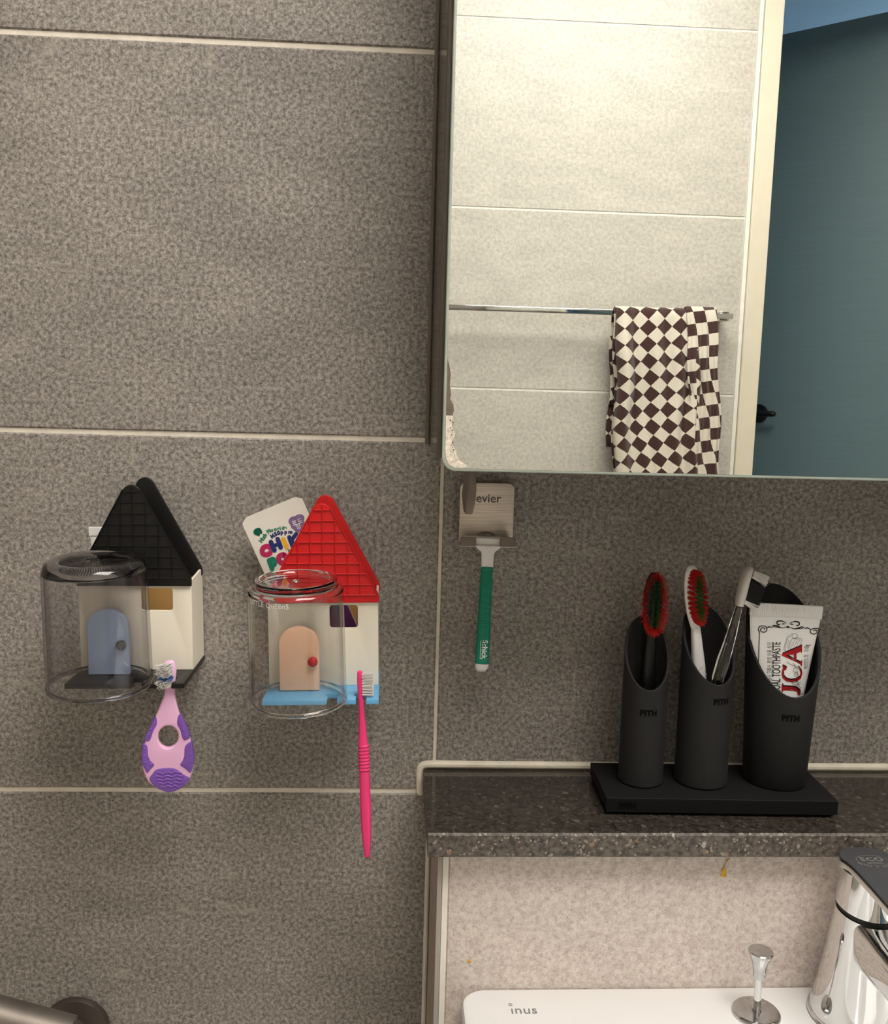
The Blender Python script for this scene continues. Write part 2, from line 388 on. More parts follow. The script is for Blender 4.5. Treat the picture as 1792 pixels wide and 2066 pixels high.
# back wall: grout bed with grey tiles in front of it (tile faces at y = 0)
wb = structure('wall_back', MB().add(box(XL, XR, .0015, .08, 0, Z0+ZC)), GROUT)
def lay(parent, mat, x_edges, z_edges, gx, gz, y, face=-1, d=.006):
    cache = {}
    for i in range(len(x_edges)-1):
        for j in range(len(z_edges)-1):
            w_, h_ = x_edges[i+1]-x_edges[i]-gx, z_edges[j+1]-z_edges[j]-gz
            if w_ <= .002 or h_ <= .002: continue
            k = (round(w_, 4), round(h_, 4))
            if k in cache: o = cache[k].copy(); COL.objects.link(o)
            else: o = tile_mesh('tile', w_, h_, d, mat); cache[k] = o
            o.parent = parent
            o.location = ((x_edges[i]+x_edges[i+1])/2, y, (z_edges[j]+z_edges[j+1])/2)
            if face > 0: o.rotation_euler = (0, 0, PI)
zb = [0]+[Z0+k*.303 for k in range(-2, 6) if 0 < Z0+k*.303 < Z0+ZC]+[Z0+ZC]
lay(wb, GREY, [XL, -.603, 0, .603, 1.206, XR], zb, .0029, .0040, 0.0)

# opposite wall (seen in the mirror): ivory tiles, with a doorway
DX0, DX1, DZ1 = 0.760, 1.60, Z0+1.43
wf = MB()
wf.add(box(XL, DX0, YF-.08, YF-.0015, 0, Z0+ZC)); wf.add(box(DX1, XR, YF-.08, YF-.0015, 0, Z0+ZC)); wf.add(box(DX0, DX1, YF-.08, YF-.0015, DZ1, Z0+ZC))
wf = structure('wall_front', wf, GROUT_W)
zf = [0]+[Z0+.3588+k*.403 for k in range(-2, 4) if 0 < Z0+.3588+k*.403 < Z0+ZC]+[Z0+ZC]
lay(wf, IVORY, [XL, -.45, DX0-.010], zf, .003, .004, YF, face=1)
lay(wf, IVORY, [DX1+.005, XR], zf, .003, .004, YF, face=1)
lay(wf, IVORY, [DX0, DX1], [DZ1+.005, Z0+ZC], .003, .004, YF, face=1)
wl = structure('wall_left', MB().add(box(XL-.08, XL-.0015, YF, 0, 0, Z0+ZC)), GROUT_W)
wr = structure('wall_right', MB().add(box(XR+.0015, XR+.08, YF, 0, 0, Z0+ZC)), GROUT_W)
def lay_side(parent, x, face):
    ys = [YF, -1.05, -.45, 0]; cache = {}
    for i in range(3):
        for j in range(len(zf)-1):
            w_, h_ = ys[i+1]-ys[i]-.003, zf[j+1]-zf[j]-.004; k = (round(w_, 4), round(h_, 4))
            if k in cache: o = cache[k].copy(); COL.objects.link(o)
            else: o = tile_mesh('tile', w_, h_, .006, IVORY); cache[k] = o
            o.parent = parent; o.location = (x, (ys[i]+ys[i+1])/2, (zf[j]+zf[j+1])/2); o.rotation_euler = (0, 0, face*PI/2)
lay_side(wl, XL, 1); lay_side(wr, XR, -1)
structure('floor', MB().add(box(XL, XR, YF, 0, -.08, 0)), FLOORT)
structure('ceiling', MB().add(box(XL-.08, XR+.08, YF-.1, .08, Z0+ZC, Z0+ZC+.06)), PAINT)

# hallway beyond the doorway
hx0, hx1, hy = .2, 2.6, -3.3
structure('floor_hall', MB().add(box(hx0, hx1, hy, YF-.08, .02, .06)), M('oak_laminate', (150, 116, 84), rough=.4, var=.2, scale=8, stretch=(1, 12, 1)))
structure('ceiling_hall', MB().add(box(hx0, hx1, hy, YF-.08, 2.42, 2.46)), PAINT)
structure('wall_hall_far', MB().add(box(hx0, hx1, hy-.05, hy, .06, 2.42)), BLUEW)
structure('wall_hall_left', MB().add(box(hx0-.05, hx0, hy, YF-.08, .06, 2.42)), BLUEW)
structure('wall_hall_right', MB().add(box(hx1, hx1+.05, hy, YF-.08, .06, 2.42)), BLUEW)

# half-height built-out wall carrying the shelf
HWX, HWT = -0.0012, 0.105
hw = structure('wall_low', MB().add(box(HWX, XR-.007, -HWT+.0035, -.0005, 0, Z0+.0030)), SIDE)
lay(hw, BEIGE, [HWX+.0075, .606, 1.206, XR-.01], [0, Z0-.333, Z0+.0015], .002, .003, -HWT, d=.003)
structure('trim_1', MB().add(box(HWX, HWX+.0038, -HWT-.0004, -HWT+.006, 0, Z0+.0025, .0006)), TRIM)
structure('trim_2', MB().add(box(HWX+.0040, HWX+.0085, -HWT-.0001, -HWT+.0034, 0, Z0+.0025, .0005)), GROUT_W)
# silicone runs
sx0 = -.0095; zt = Z0+.0215
structure('trim_3', MB().add(sweep(spline([(XR-.03, -.001, zt+.0028), (.8, -.001, zt+.0028), (.2, -.001, zt+.0030), (.03, -.001, zt+.0034), (.004, -.001, zt+.0036), (-.0085, -.001, zt+.0030), (-.0120, -.001, zt-.0005), (-.0122, -.001, zt-.010), (-.0118, -.001, zt-.0215)], 6), [.0034]*49, [.0032]*49, 10)), SILI)
structure('trim_4', MB().add(sweep([(-.0036, -.0005, 0.02), (-.0036, -.0005, .5), (-.0036, -.0005, Z0+.002)], [.0021]*3, [.0025]*3, 8)), GROUT_W)

# ceiling lamp
lt = thing('ceiling_lamp', 'square white ceiling lamp lighting the bathroom', 'lamp', (LAMP['x'], LAMP['y'], Z0+ZC))
a, b_ = LAMP['sx']/2, LAMP['sy']/2
MB().add(box(-a-.015, a+.015, -b_-.015, b_+.015, -.030, -.0005, .004)).build('lamp_rim', LAMPF, lt)
LAMPM.node_tree.nodes['Principled BSDF'].inputs['Emission Strength'].default_value = LAMP['power']/(LAMP['sx']*LAMP['sy'])*.5
MB().add(box(-a, a, -b_, b_, -.040, -.0302)).build('diffuser', LAMPM, lt)
ht = thing('hallway_fill_light', 'added unseen fill light in the hallway beyond the ajar door', 'lamp', (2.60, -2.65, 1.75))  # added out of view, brightens the hall ceiling above the door with cool light
HLM = M('hall_fill_glow', (255, 255, 255), rough=.5, var=0, emit=HALL_FILL['col'], estr=HALL_FILL['power'])
MB().add(lathe([(0, .004), (.055, .004), (.055, .020), (.045, .026), (0, .026)], 24), lambda p: Vector((-p.z+.004, p.x, p.y))).build('fill_backplate', LAMPF, ht, 40)
MB().add(lathe([(0, -.09), (.07, -.06), (.09, 0), (.07, .06), (0, .09)], 10), lambda p: p+Vector((-.115, 0, 0))).build('fill_globe', HLM, ht, 60)

# ================================================================== doorway, door
dfr = MB()
fr = thing('door_1', 'cream door frame with the doorway seen in the mirror', 'door frame', (0, 0, 0))
fr['kind'] = 'structure'
MB().add(box(DX0, DX0+.043, YF-.10, YF+.012, 0, DZ1, .002)).build('jamb', FRAMEM, fr)
MB().add(box(DX1-.043, DX1, YF-.10, YF+.012, 0, DZ1, .002)).build('jamb', FRAMEM, fr)
MB().add(box(DX0+.0435, DX1-.0435, YF-.10, YF+.012, DZ1-.043, DZ1, .002)).build('head', FRAMEM, fr)
structure('trim_5', MB().add(box(DX0-.0105, DX0-.0005, YF-.001, YF+.006, 0, DZ1, .002)), GROUT_W)
DW, DA = .75, R(41)
hinge = Vector((.8056+.75, YF-.10, 0.03))
door = thing('door_leaf', 'teal grey door standing ajar, reflected in the mirror', 'door', hinge, (0, 0, DA))
# local: leaf runs towards -x from the hinge, its bathroom side faces +y
MB().add(box(-DW, -.004, -.038, -.002, 0, Z0+1.378-.03, .002)).build('leaf', DOORM, door)
hn = MB().add(lathe([(0, 0), (.027, 0), (.027, .006), (.024, .009), (0, .009)], 32), lambda p: Vector((-DW+.06+p.x, -.002+p.z, Z0+.314-.03+p.y))).build('rose', BLACKPL, door, 40)
lv = sweep([(-DW+.06, .004, 0), (-DW+.06, .040, 0), (-DW+.065, .046, 0), (-DW+.080, .048, 0), (-DW+.118, .048, 0)], [.009, .009, .009, .009, .008], [.009, .009, .009, .009, .008], 12, 2, (0, 0, 1))
MB().add(lv, lambda p: p+Vector((0, 0, Z0+.284))).build('lever', BLACKPL, door, 40)

# ================================================================== towel bar and towel (opposite wall, seen in the mirror)
BZ = Z0+.534; BY = YF+.065
tb = thing('towel_bar', 'chrome towel bar on the ivory tiles, seen in the mirror', 'towel bar', (.36, YF, BZ))
MB().add(box(-.36, .352, .0615, .0685, -.006, .006, .001)).build('rail', CHROME, tb, 40)
for sx in (-.35, .335): MB().add(box(sx-.011, sx+.011, .0005, .0610, -.0105, .0105, .002)).build('bracket', CHROME, tb, 40)
# towel: a sheet hung over the rail with soft vertical folds; uv in check units
def towel():
    me = bpy.data.meshes.new('towel'); V, Fc, UV = [], [], []
    def panel(x0, x1, ztop, zbot, yoff, amp, uvrot, usc, seed, over, skew):
        rnd = random.Random(seed); ph = [rnd.uniform(0, 6.28) for _ in range(5)]
        nx, nz = 30, 60; b = len(V)
        L1 = ztop-zbot; rr = .013
        for j in range(nz+1):
            s = j/nz*(L1+over+PI*rr)          # arc length from the front hem up, over, and down behind
            for i in range(nx+1):
                u = i/nx; x = x0+(x1-x0)*u
                if s < L1: zz = zbot+s; yy = BY+rr
                elif s < L1+PI*rr: a = (s-L1)/rr; zz = ztop+rr*math.sin(a); yy = BY+rr*math.cos(a)
                else: zz = ztop-(s-L1-PI*rr); yy = BY-rr
                hang = max(0., min(1., (ztop-zz)/.10)); sd = 1 if s < L1+PI*rr/2 else -.25
                fold = amp*(math.sin(u*7+ph[0]+zz*2)+.6*math.sin(u*13+ph[1]-zz*5)+.4*math.sin(u*23+ph[2]))
                yy += sd*(abs(fold)*(.35+.65*hang)+yoff*(.3+.7*hang))
                x += skew*(ztop-zz)*(1 if s < L1 else .2)+.004*math.sin(zz*30+ph[3])*hang
                V.append((x, yy, zz-.012*0))
                uu = (u*(x1-x0)+.02*math.sin(zz*14+ph[4])*.3)/usc; vv = s/usc
                c, q = math.cos(uvrot), math.sin(uvrot); UV.append((c*uu-q*vv+20, q*uu+c*vv+20))
        for j in range(nz):
            for i in range(nx):
                k = b+j*(nx+1)+i; Fc.append((k, k+1, k+nx+2, k+nx+1))
    panel(.443, .626, BZ, BZ-.46, .004, .015, R(40), .0258, 3, .30, .030)
    panel(.600, .668, BZ+.004, BZ-.44, .016, .007, R(-9), .0258, 5, .26, .075)
    panel(.440, .500, BZ-.004, BZ-.40, -.004, .006, R(25), .0258, 8, .20, .040)
    me.from_pydata(V, [], Fc); uvl = me.uv_layers.new(name='UVMap')
    for lp in me.loops: uvl.data[lp.index].uv = UV[lp.vertex_index]
    me.materials.append(TOWELM)
    for p in me.polygons: p.use_smooth = True
    o = bpy.data.objects.new('towel', me); COL.objects.link(o)
    md = o.modifiers.new('thickness', 'SOLIDIFY'); md.thickness = .004; md.offset = 0
    return tag(o, 'brown and white chequered towel hanging over the chrome bar', 'towel')
towel()

# ================================================================== mirror cabinet
MT = .140; MX0, MX1, MZ0, MZ1 = -.0080, 1.05, Z0+.2893, Z0+1.12
cab = thing('mirror_cabinet', 'wall-hung bathroom cabinet with a mirror front and flaking corner', 'cabinet', (.5, 0, Z0+.2975))
o_ = Vector((.5, 0, Z0+.2975)); loc = lambda p: p-o_
MB().add(box(-.0115, MX1-.005, -MT+.0068, -.0005, Z0+.2975, MZ1-.006, .001), loc).build('carcass', CABM, cab)
MB().add(box(-.0150, -.0117, -.0035, -.0003, Z0+.300, MZ1-.006, .001), loc).build('seal', M('grey_silicone', (120, 112, 98), rough=.5), cab)
ol = rrect(MX0, MX1, MZ0, MZ1, .0095, 8)
mdoor = MB().add(plate([ol], -MT, -MT+.0055, .0011, 2), loc).build('mirror_door', GEDGE, cab, 40)
il = rrect(MX0+.0020, MX1-.0020, MZ0+.0020, MZ1-.0020, .0080, 8)
MB().add(([(p[0], -MT-.00015, p[1]) for p in il], [tuple(range(len(il)))]), loc).build('mirror_glass', MIRROR, mdoor)
# flaked silvering at the lower left corner
rnd = random.Random(4)
def flake(pts, name, mat, d):
    MB().add(([(p[0], -MT-d, p[1]) for p in pts], [tuple(range(len(pts)))]), loc).build(name, mat, mdoor)
lx = MX0+.0021
pl = [(lx, Z0+.3640), (lx+.0012, Z0+.3600), (lx+.0024, Z0+.3540), (lx+.0020, Z0+.3470), (lx+.0030, Z0+.3405), (lx+.0024, Z0+.3375), (lx+.0046, Z0+.3340), (lx+.0052, Z0+.3300), (lx+.0044, Z0+.3265), (lx, Z0+.3265)]
flake(pl, 'bare_patch', FLAKED, .0004)
pl = [(lx, Z0+.3265), (lx+.0044, Z0+.3265)]
for k in range(14):
    z = Z0+.325-k*.0019; pl.append((lx+.0050-.0010*math.sin(k*.9)+rnd.uniform(-.0006, .0006)+(max(0, k-8)*.0005), z))
pl += [(lx+.0105, Z0+.2962), (lx+.0165, Z0+.2928), (lx+.0120, Z0+.2918), (lx+.0070, Z0+.2918), (lx+.0030, Z0+.2940), (lx+.0008, Z0+.2980), (lx+.0002, Z0+.3040)]
flake(pl, 'flaked_patch', FLAKE, .0005)
for k in range(16):
    z = Z0+.3235-k*.00165; x = lx+.0046+rnd.uniform(-.0022, .0006)+(max(0, k-11)*.0008)
    r = rnd.uniform(.0002, .0006)
    flake([(x+r*math.cos(q), z+r*math.sin(q)) for q in [i*PI/4 for i in range(8)]], 'dark_speck', FLAKED, .0007)
# dark hook lever hanging from the underside of the cabinet
hk = thing('cabinet_hook', 'dark brown curved metal hook hanging below the mirror corner', 'hook', at(949, 950, .10))
ho = at(949, 950, .10)
P = [at(953, 938, .115), at(953, 960, .115), at(953, 985, .115), at(950, 1012, .114), at(946, 1038, .112)]
front = [(8.5, 0), (8.5, 0), (8, 0), (8.5, 0), (6.5, 0)]
hv, hf = [], []
for k, (p, hwid, dep) in enumerate(zip(P, (.0028, .0028, .0030, .0034, .0026), (.040, .040, .044, .044, .020))):
    for dx, dy in ((-1, 0), (1, 0), (1, 1), (-1, 1)): hv.append(p+Vector((dx*hwid, dy*dep, 0))-ho)
for k in range(4):
    for i in range(4): hf.append((k*4+i, k*4+(i+1) % 4, k*4+4+(i+1) % 4, k*4+4+i))
hf += [(3, 2, 1, 0), (16, 17, 18, 19)]
bm = bmesh.new(); bv = [bm.verts.new(p) for p in hv]
for q in hf: bm.faces.new([bv[i] for i in q])
bmesh.ops.bevel(bm, geom=list(bm.edges), offset=.0009, segments=2, profile=.5, affect='EDGES'); bm.verts.index_update()
MB().add(([tuple(p.co) for p in bm.verts], [tuple(p.index for p in q.verts) for q in bm.faces])).build('hook_arm', DARKM, hk, 30); bm.free()

# ================================================================== razor holder and razor
pc = at(982, 1030, .006); pw = .0225
rh = thing('razor_holder', 'brushed steel razor hook plate stuck under the mirror', 'hook', (pc.x, 0, Z0+.2235))
zt_ = .046
MB().add(plate([[(-pw, -.0036), (-.0095, -.0036), (-.0090, .0005), (-.0070, .0034), (-.0040, .0048), (0, .0053), (.0040, .0048), (.0070, .0034), (.0090, .0005), (.0095, -.0036), (pw, -.0036)]+[q for q in rrect(-pw, pw, 0, zt_, [0, 0, .005, .005]) if q[1] > .02]], -.0068, -.0055, .0004)).build('plate', SATIN, rh, 40)
MB().add(box(-pw+.003, pw-.003, -.0054, -.0006, .006, zt_-.0035, .001)).build('adhesive_pad', BLACKPL, rh)
ledge = plate([[(-pw, .0055), (pw, .0055), (pw, .024), (.0095, .024), (.0095, .013), (.008, .010), (.004, .008), (-.004, .008), (-.008, .010), (-.0095, .013), (-.0095, .024), (-pw, .024)]], 0, .0012, .0003)
MB().add(ledge, lambda p: Vector((p.x, -p.z, -p.y-.0036))).build('ledge', SATIN, rh, 40)
for s in (-1, 1):
    MB().add(plate([rrect(min(s*.0097, s*pw), max(s*.0097, s*pw), -.0042, .0036, [.001, .001, .002, .002])], -.0252, -.0240, .0004)).build('lip', DARKM, rh, 40)
MB().add(text('evier', .0104, .0002, .00015), lambda p: Vector((p.x+.0012, p.y-.0069, p.z+.0330))).build('lettering', PSTEEL, rh)

rz = at(984, 1094, .016); rt = R(2.0)
rr_ = thing('razor', 'green and white disposable razor hanging from the steel hook', 'razor', (rz.x, -.016, rz.z+.0022), (0, R(1.0), 0))
MB().add(box(-.0200, .0200, -.006, .006, -.0040, .0022, .0012)).build('head', WHITEPL, rr_, 30)
for k in range(2): MB().add(box(-.0185, .0185, .0061, .0066, -.0030+k*.0026, -.0022+k*.0026)).build('blade', CHROME, rr_)
nk = plate([[(-.0105, -.0035), (.0105, -.0035), (.0095, -.0062), (.0056, -.0090), (.0050, -.0120), (.0049, -.0215), (-.0049, -.0215), (-.0050, -.0120), (-.0056, -.0090), (-.0095, -.0062)]], -.0082, -.0030, .0010)
MB().add(nk).build('neck', WHITEPL, rr_, 40)
MB().add(box(-.0021, .0021, -.0088, -.0081, -.0058, -.0042, .0002)).build('clip', WHITEPL, rr_)
MB().add(sweep([(0, -.0056, -.0216), (-.0002, -.0065, -.045), (-.0004, -.0080, -.075), (-.0006, -.0082, -.1015)], [.0048, .0050, .0055, .0058], [.0032, .0040, .0045, .0040], 16, 3.2, round_ends=(False, False))).build('grip', GREENPL, rr_, 40)
dm = MB()
for j in range(30):
    for i in range(-2, 3):
        x = i*.00165+(.0008 if j % 2 else 0)-.0003; z = -.0255-j*.0021
        dd = lathe([(0, .0004), (.0004, .00025), (.0007, 0)], 6)
        yy = -.0056-(.0004+.0026*min(1, (-z-.0216)/.055))-.0032-.0008*min(1, (-z-.0216)/.05)
        if abs(x) < .0042: dm.add(dd, lambda p: Vector((x+p.x, yy-p.z+.0001+abs(x)*.12, z+p.y)))
gd = dm.build('grip_dots', GREENPL, rr_); gd['kind'] = 'stuff'
MB().add(sweep([(-.0006, -.0082, -.1016), (-.0007, -.0080, -.1055)], [.0058, .0054], [.0040, .0036], 16, 3.0, round_ends=(False, True))).build('end_cap', WHITEPL, rr_, 40)
MB().add(text('Schick', .0062, .0002, .00012), lambda p: Vector((.0006+p.z, p.y-.01225, -.0890-p.x))).add(box(-.0028, -.0024, -.01245, -.0122, -.0970, -.0815)).add(([(-.0024, -.01235, -.0970), (-.0024, -.01235, -.0963), (-.0008, -.01235, -.0970)], [(0, 1, 2)])).build('lettering', PWHITE, rr_)

# ================================================================== toothbrush holder houses
def house(label, cx, zb_, tilt, roofm, basem, doorm, knobm, wtop, wz):
    o = thing('toothbrush_holder', label, 'toothbrush holder', (cx, 0, Z0+zb_), (0, -R(tilt), 0), 'house shaped toothbrush holders')
    w2, H, t = .0432, .0690, .0018
    yb, yf = -.0035, -.0450
    wl_ = rrect(wz[0], wz[1], wz[2], wz[3], .0022, 4)[::-1]
    fw_ = MB().add(plate([rrect(-w2, w2, 0, H+.002, .0004, 1), wl_], yf, yf+t, .0003)).build('front_wall', CREAM, o, 40)
    for s in (-1, 1):
        MB().add(([(s*w2, yf+t, 0), (s*w2, yb, 0), (s*w2, yb, H+.0045), (s*w2, yf+t, H+.002), (s*(w2-t), yf+t, 0), (s*(w2-t), yb, 0), (s*(w2-t), yb, H+.0045), (s*(w2-t), yf+t, H+.002)],
                  [(0, 1, 2, 3), (7, 6, 5, 4), (0, 4, 5, 1), (1, 5, 6, 2), (2, 6, 7, 3), (3, 7, 4, 0)])).build('side_wall', CREAM, o)
    MB().add(box(-w2+t+.0002, w2-t-.0002, yb-.0018, yb, 0, H+.004)).build('rear_wall', AMBER, o)
    # roof panels: rounded triangles
    def roof(yA, yB, dz, dx, hw_, apex):
        x1, z1, za = hw_, H+.0045+dz, apex+dz
        n = Vector((za-z1, x1)).normalized(); ra = .0075
        a_ = math.atan2(za-z1, x1)           # slope
        zc_ = za-ra; arc = []
        zc_ = za-ra
        # tangent arc on the two flanks
        k = ra*math.tan((PI/2-a_)/2) if a_ < PI/2 else 0
        cz = za+ra*(1/math.cos(a_)-1)*0-ra
        pts = [(-x1, H-.0015+dz), (x1, H-.0015+dz), (x1+.0003, H+dz), (x1+.0003, H+.0040+dz), (x1-.0006, H+.0065+dz)]
        th0 = PI/2-a_
        for i in range(9):
            th = th0+(PI-2*th0)*i/8
            pts.append((ra*math.cos(th), cz+ra*math.sin(th)))
        pts += [(-x1+.0006, H+.0065+dz), (-x1-.0003, H+.0040+dz), (-x1-.0003, H+dz)]
        pts = [(p[0]+dx, p[1]) for p in pts]
        return pts
    pf = roof(0, 0, 0, 0, .0438, .1462)
    front = MB().add(plate([pf], yf-.0022, yf+.0012-.0030+.0006, .0006)).build('roof_front', roofm, o, 35)
    back = MB().add(plate([roof(0, 0, .0005, 0, .0438, .1480)], yb-.0046, yb-.0018-.0002, .0006)).build('roof_rear', roofm, o, 35)
    # ribs cut to the roof outline
    yr0, yr1 = yf-.0034, yf-.0021
    def halfw(z):
        if z < H+.0065: return .0430
        zt2 = .1462-.0075
        a_ = math.atan2(.1462-(H+.0045), .0438)
        xa = .0075*math.sin(a_); za2 = zt2+.0075*math.cos(a_)
        if z < za2: return .0432+(xa-.0432)*(z-H-.0065)/(za2-H-.0065)
        q = z-zt2; return math.sqrt(max(0, .0075**2-q*q))
    zl = [H+.0048+.0084*k for k in range(9)]
    for z in zl:
        hx = halfw(z)-.0012
        if hx > .004: MB().add(box(-hx, hx, yr0, yr1, z-.00055, z+.00055, .0003, 1)).build('rib', roofm, front)
    for i in range(-4, 5):
        x = i*.0096+.0005
        zz = H+.0048
        while zz < .1452 and halfw(zz) > abs(x)+.0014: zz += .0004
        if zz-H > .012: MB().add(box(x-.00055, x+.00055, yr0, yr1, H+.0048, zz, .0003, 1)).build('rib', roofm, front)
    # ridge rails along the border of the panel
    zt2 = .1462-.0075; a_ = math.atan2(.1462-(H+.0045), .0438); xa = .0075*math.sin(a_); za2 = zt2+.0075*math.cos(a_)
    for s in (-1, 1):
        MB().add(sweep([(s*.0428, (yr0+yr1)/2, H+.0065), (s*(xa+.0000), (yr0+yr1)/2, za2)], [.0005]*2, [.0006]*2, 6, 3, round_ends=(False, False))).build('rib', roofm, front)
    # base shelf with brush slots
    bo = [(-.0440, .0036), (.0440, .0036), (.0440, .080)]
    for a1, a2 in ((.0265, .0345), (.0045, .0125)):
        bo += [(a2, .080), (a2, .071), (a2+.0012, .0705), (a2+.0012, .0655), (a1-.0012, .0655), (a1-.0012, .0705), (a1, .071), (a1, .080)]
    bo += [(-.0440, .080)]
    MB().add(plate([bo], 0, .0040, .0005), lambda p: Vector((p.x, -p.z, -p.y))).build('base', basem, o, 35)
    # arched door
    xc, hw_, ht_ = -.0180, .0154, .0510
    arch = [(xc-hw_, .0004), (xc+hw_, .0004)]+[(xc+hw_*math.cos(q), ht_-hw_*.82+hw_*.82*math.sin(q)) for q in [PI*i/18 for i in range(19)]]
    d = MB().add(plate([arch], yf-.0138, yf-.0075, .0008)).build('door', doorm, o, 35)
    MB().add(lathe([(0, -.0002), (.0030, -.0002), (.0037, .0008), (.0040, .0024), (.0034, .0042), (.0020, .0053), (0, .0057)], 20), lambda p: Vector((-.0072+p.x, yf-.0138-p.z, .0242+p.y))).build('knob', knobm, d, 60)
    return o
H1 = house('cream house toothbrush holder with black roof and slate blue door', -.2380, .1195, .8, BLACKPL, BLACKPL, BLUEDOOR, BLACKPL, .0655, (.0045, .0287, .0478, .0656))
H2 = house('cream house toothbrush holder with red roof and peach door', -.0920, .1083, 1.3, REDPL, SKYPL, PEACH, REDKN, .065, (.0050, .0272, .0470, .0652))

# ================================================================== clear cups held against the doors
def thin_clear(name, tint, edge):
    """thin clear plastic: passes light straight through with a tint, mirrors more towards grazing angles"""
    m = bpy.data.materials.new(name); m.use_nodes = True; nt = m.node_tree; N = nt.nodes.new; L = nt.links.new
    nt.nodes.remove(nt.nodes['Principled BSDF'])
    lw = N('ShaderNodeLayerWeight'); lw.inputs[0].default_value = .5
    p5 = N('ShaderNodeMath'); p5.operation = 'POWER'; p5.inputs[1].default_value = 5.0; L(lw.outputs['Facing'], p5.inputs[0])
    fr = N('ShaderNodeMath'); fr.operation = 'MULTIPLY_ADD'; fr.inputs[1].default_value = .90; fr.inputs[2].default_value = .045; L(p5.outputs[0], fr.inputs[0])
    p3 = N('ShaderNodeMath'); p3.operation = 'POWER'; p3.inputs[1].default_value = 4.0; L(lw.outputs['Facing'], p3.inputs[0])
    mc = N('ShaderNodeMix'); mc.data_type = 'RGBA'; L(p3.outputs[0], mc.inputs[0]); mc.inputs[6].default_value = (*tint, 1); mc.inputs[7].default_value = (*edge, 1)
    tr = N('ShaderNodeBsdfTransparent'); L(mc.outputs[2], tr.inputs[0])
    gl = N('ShaderNodeBsdfGlossy'); gl.inputs['Roughness'].default_value = .03
    ms = N('ShaderNodeMixShader'); L(fr.outputs[0], ms.inputs[0]); L(tr.outputs[0], ms.inputs[1]); L(gl.outputs[0], ms.inputs[2])
    L(ms.outputs[0], nt.nodes['Material Output'].inputs[0]); return m
SMOKE_W = thin_clear('smoke_clear_wall', (.935, .93, .935), (.46, .45, .46))
CLEAR_W = thin_clear('clear_wall', (.975, .975, .972), (.80, .80, .79))
def cup(name, label, mat, wmat, loc_, tilt, r0, r1, h, foot, rot_x=0):
    o = thing(name, label, 'cup', loc_, (rot_x, -R(tilt), 0), 'clear tumblers hung upside down on the doors')
    tk = .0018; hb = h-.0090; n = 6
    rb_ = r0+(r1-r0)*hb/h
    # side wall: open rim at z = 0
    prof = [(r0-.0003, 0), (r0-tk+.0003, 0), (r0-tk, .0006)]
    for k in range(1, n+1): prof.append((r0-tk+(rb_-r0)*k/n, .0006+(hb-.0006)*k/n))
    for k in range(n+1): prof.append((rb_+(r0-rb_)*k/n, hb-(hb-.0006)*k/n))
    MB().add(lathe(prof, 72, True)).build('side_wall', wmat, o, 35)
    MB().add(lathe([(r0-.0004, -.0001), (r0+.0003, -.0006), (r0+.0003, -.0024), (r0-.0002, -.0030), (r0-tk-.0001, -.0030), (r0-tk-.0006, -.0024), (r0-tk-.0006, -.0006), (r0-tk+.0001, -.0001)], 72, True)).build('rim', mat, o, 35)
    # thick closed end at z = h
    ri = rb_-tk; z = hb+.00005
    prof = [(rb_, z), (ri, z)]
    if foot:
        prof += [(ri-.0012, h-.0078), (ri-.004, h-.0064), (.020, h-.0056), (0, h-.0056)]
        prof += [(0, h-.0020), (.0022, h-.0020), (.0028, h-.0013), (.0034, h-.0020), (r1-.0095, h-.0020), (r1-.0085, h-.0005), (r1-.0075, h), (r1-.0058, h), (r1-.0046, h-.0010), (r1-.0044, h-.0042), (r1-.0030, h-.0052), (r1-.0012, h-.0062), (r1-.0001, h-.0082)]
    else:
        prof += [(ri-.0008, h-.0084), (ri-.0040, h-.0066), (.020, h-.0060), (0, h-.0060)]
        prof += [(0, h-.0014), (.0022, h-.0014), (.0028, h-.0008), (.0034, h-.0014), (r1-.0125, h-.0014), (r1-.0110, h-.0004), (r1-.0090, h), (r1-.0064, h-.0003), (r1-.0040, h-.0014), (r1-.0018, h-.0036), (r1-.0001, h-.0080)]
    MB().add(lathe(prof, 72, True)).build('closed_end', mat, o, 35)
    if not foot:
        rg = MB()
        for k in range(72):
            a1 = 2*PI*k/72; c_, s_ = math.cos(a1), math.sin(a1)
            rg.add(box(.006, r1-.0125, -.00025, .00025, h-.0015, h-.0010), lambda p: Vector((p.x*c_-p.y*s_, p.x*s_+p.y*c_, p.z)))
        rg.build('base_ridges', mat, o)['kind'] = 'stuff'
    return o
C1 = cup('tumbler', 'smoky grey clear tumbler upside down before the slate blue door', SMOKE, SMOKE_W, (-.2545, -.0838, Z0+.1230), .5, .0376, .0365, .0930, False, R(3.0))
C2 = cup('tumbler', 'colourless clear tumbler upside down before the peach door', CLEAR, CLEAR_W, (-.1084, -.0822, Z0+.1118), 1.5, .0362, .0352, .0914, True, R(3.0))
def on_cup(p, r, a0): return Vector((r*math.sin(a0+p.x/r), -r*math.cos(a0+p.x/r)+p.y, p.z))
MB().add(text('LITTLE QuEEnS', .0052, .0001, .0000, sp=1.05), lambda p: on_cup(p, .0357, R(-30))+Vector((0, 0, .0800))).build('lettering', PWHITE, C2)

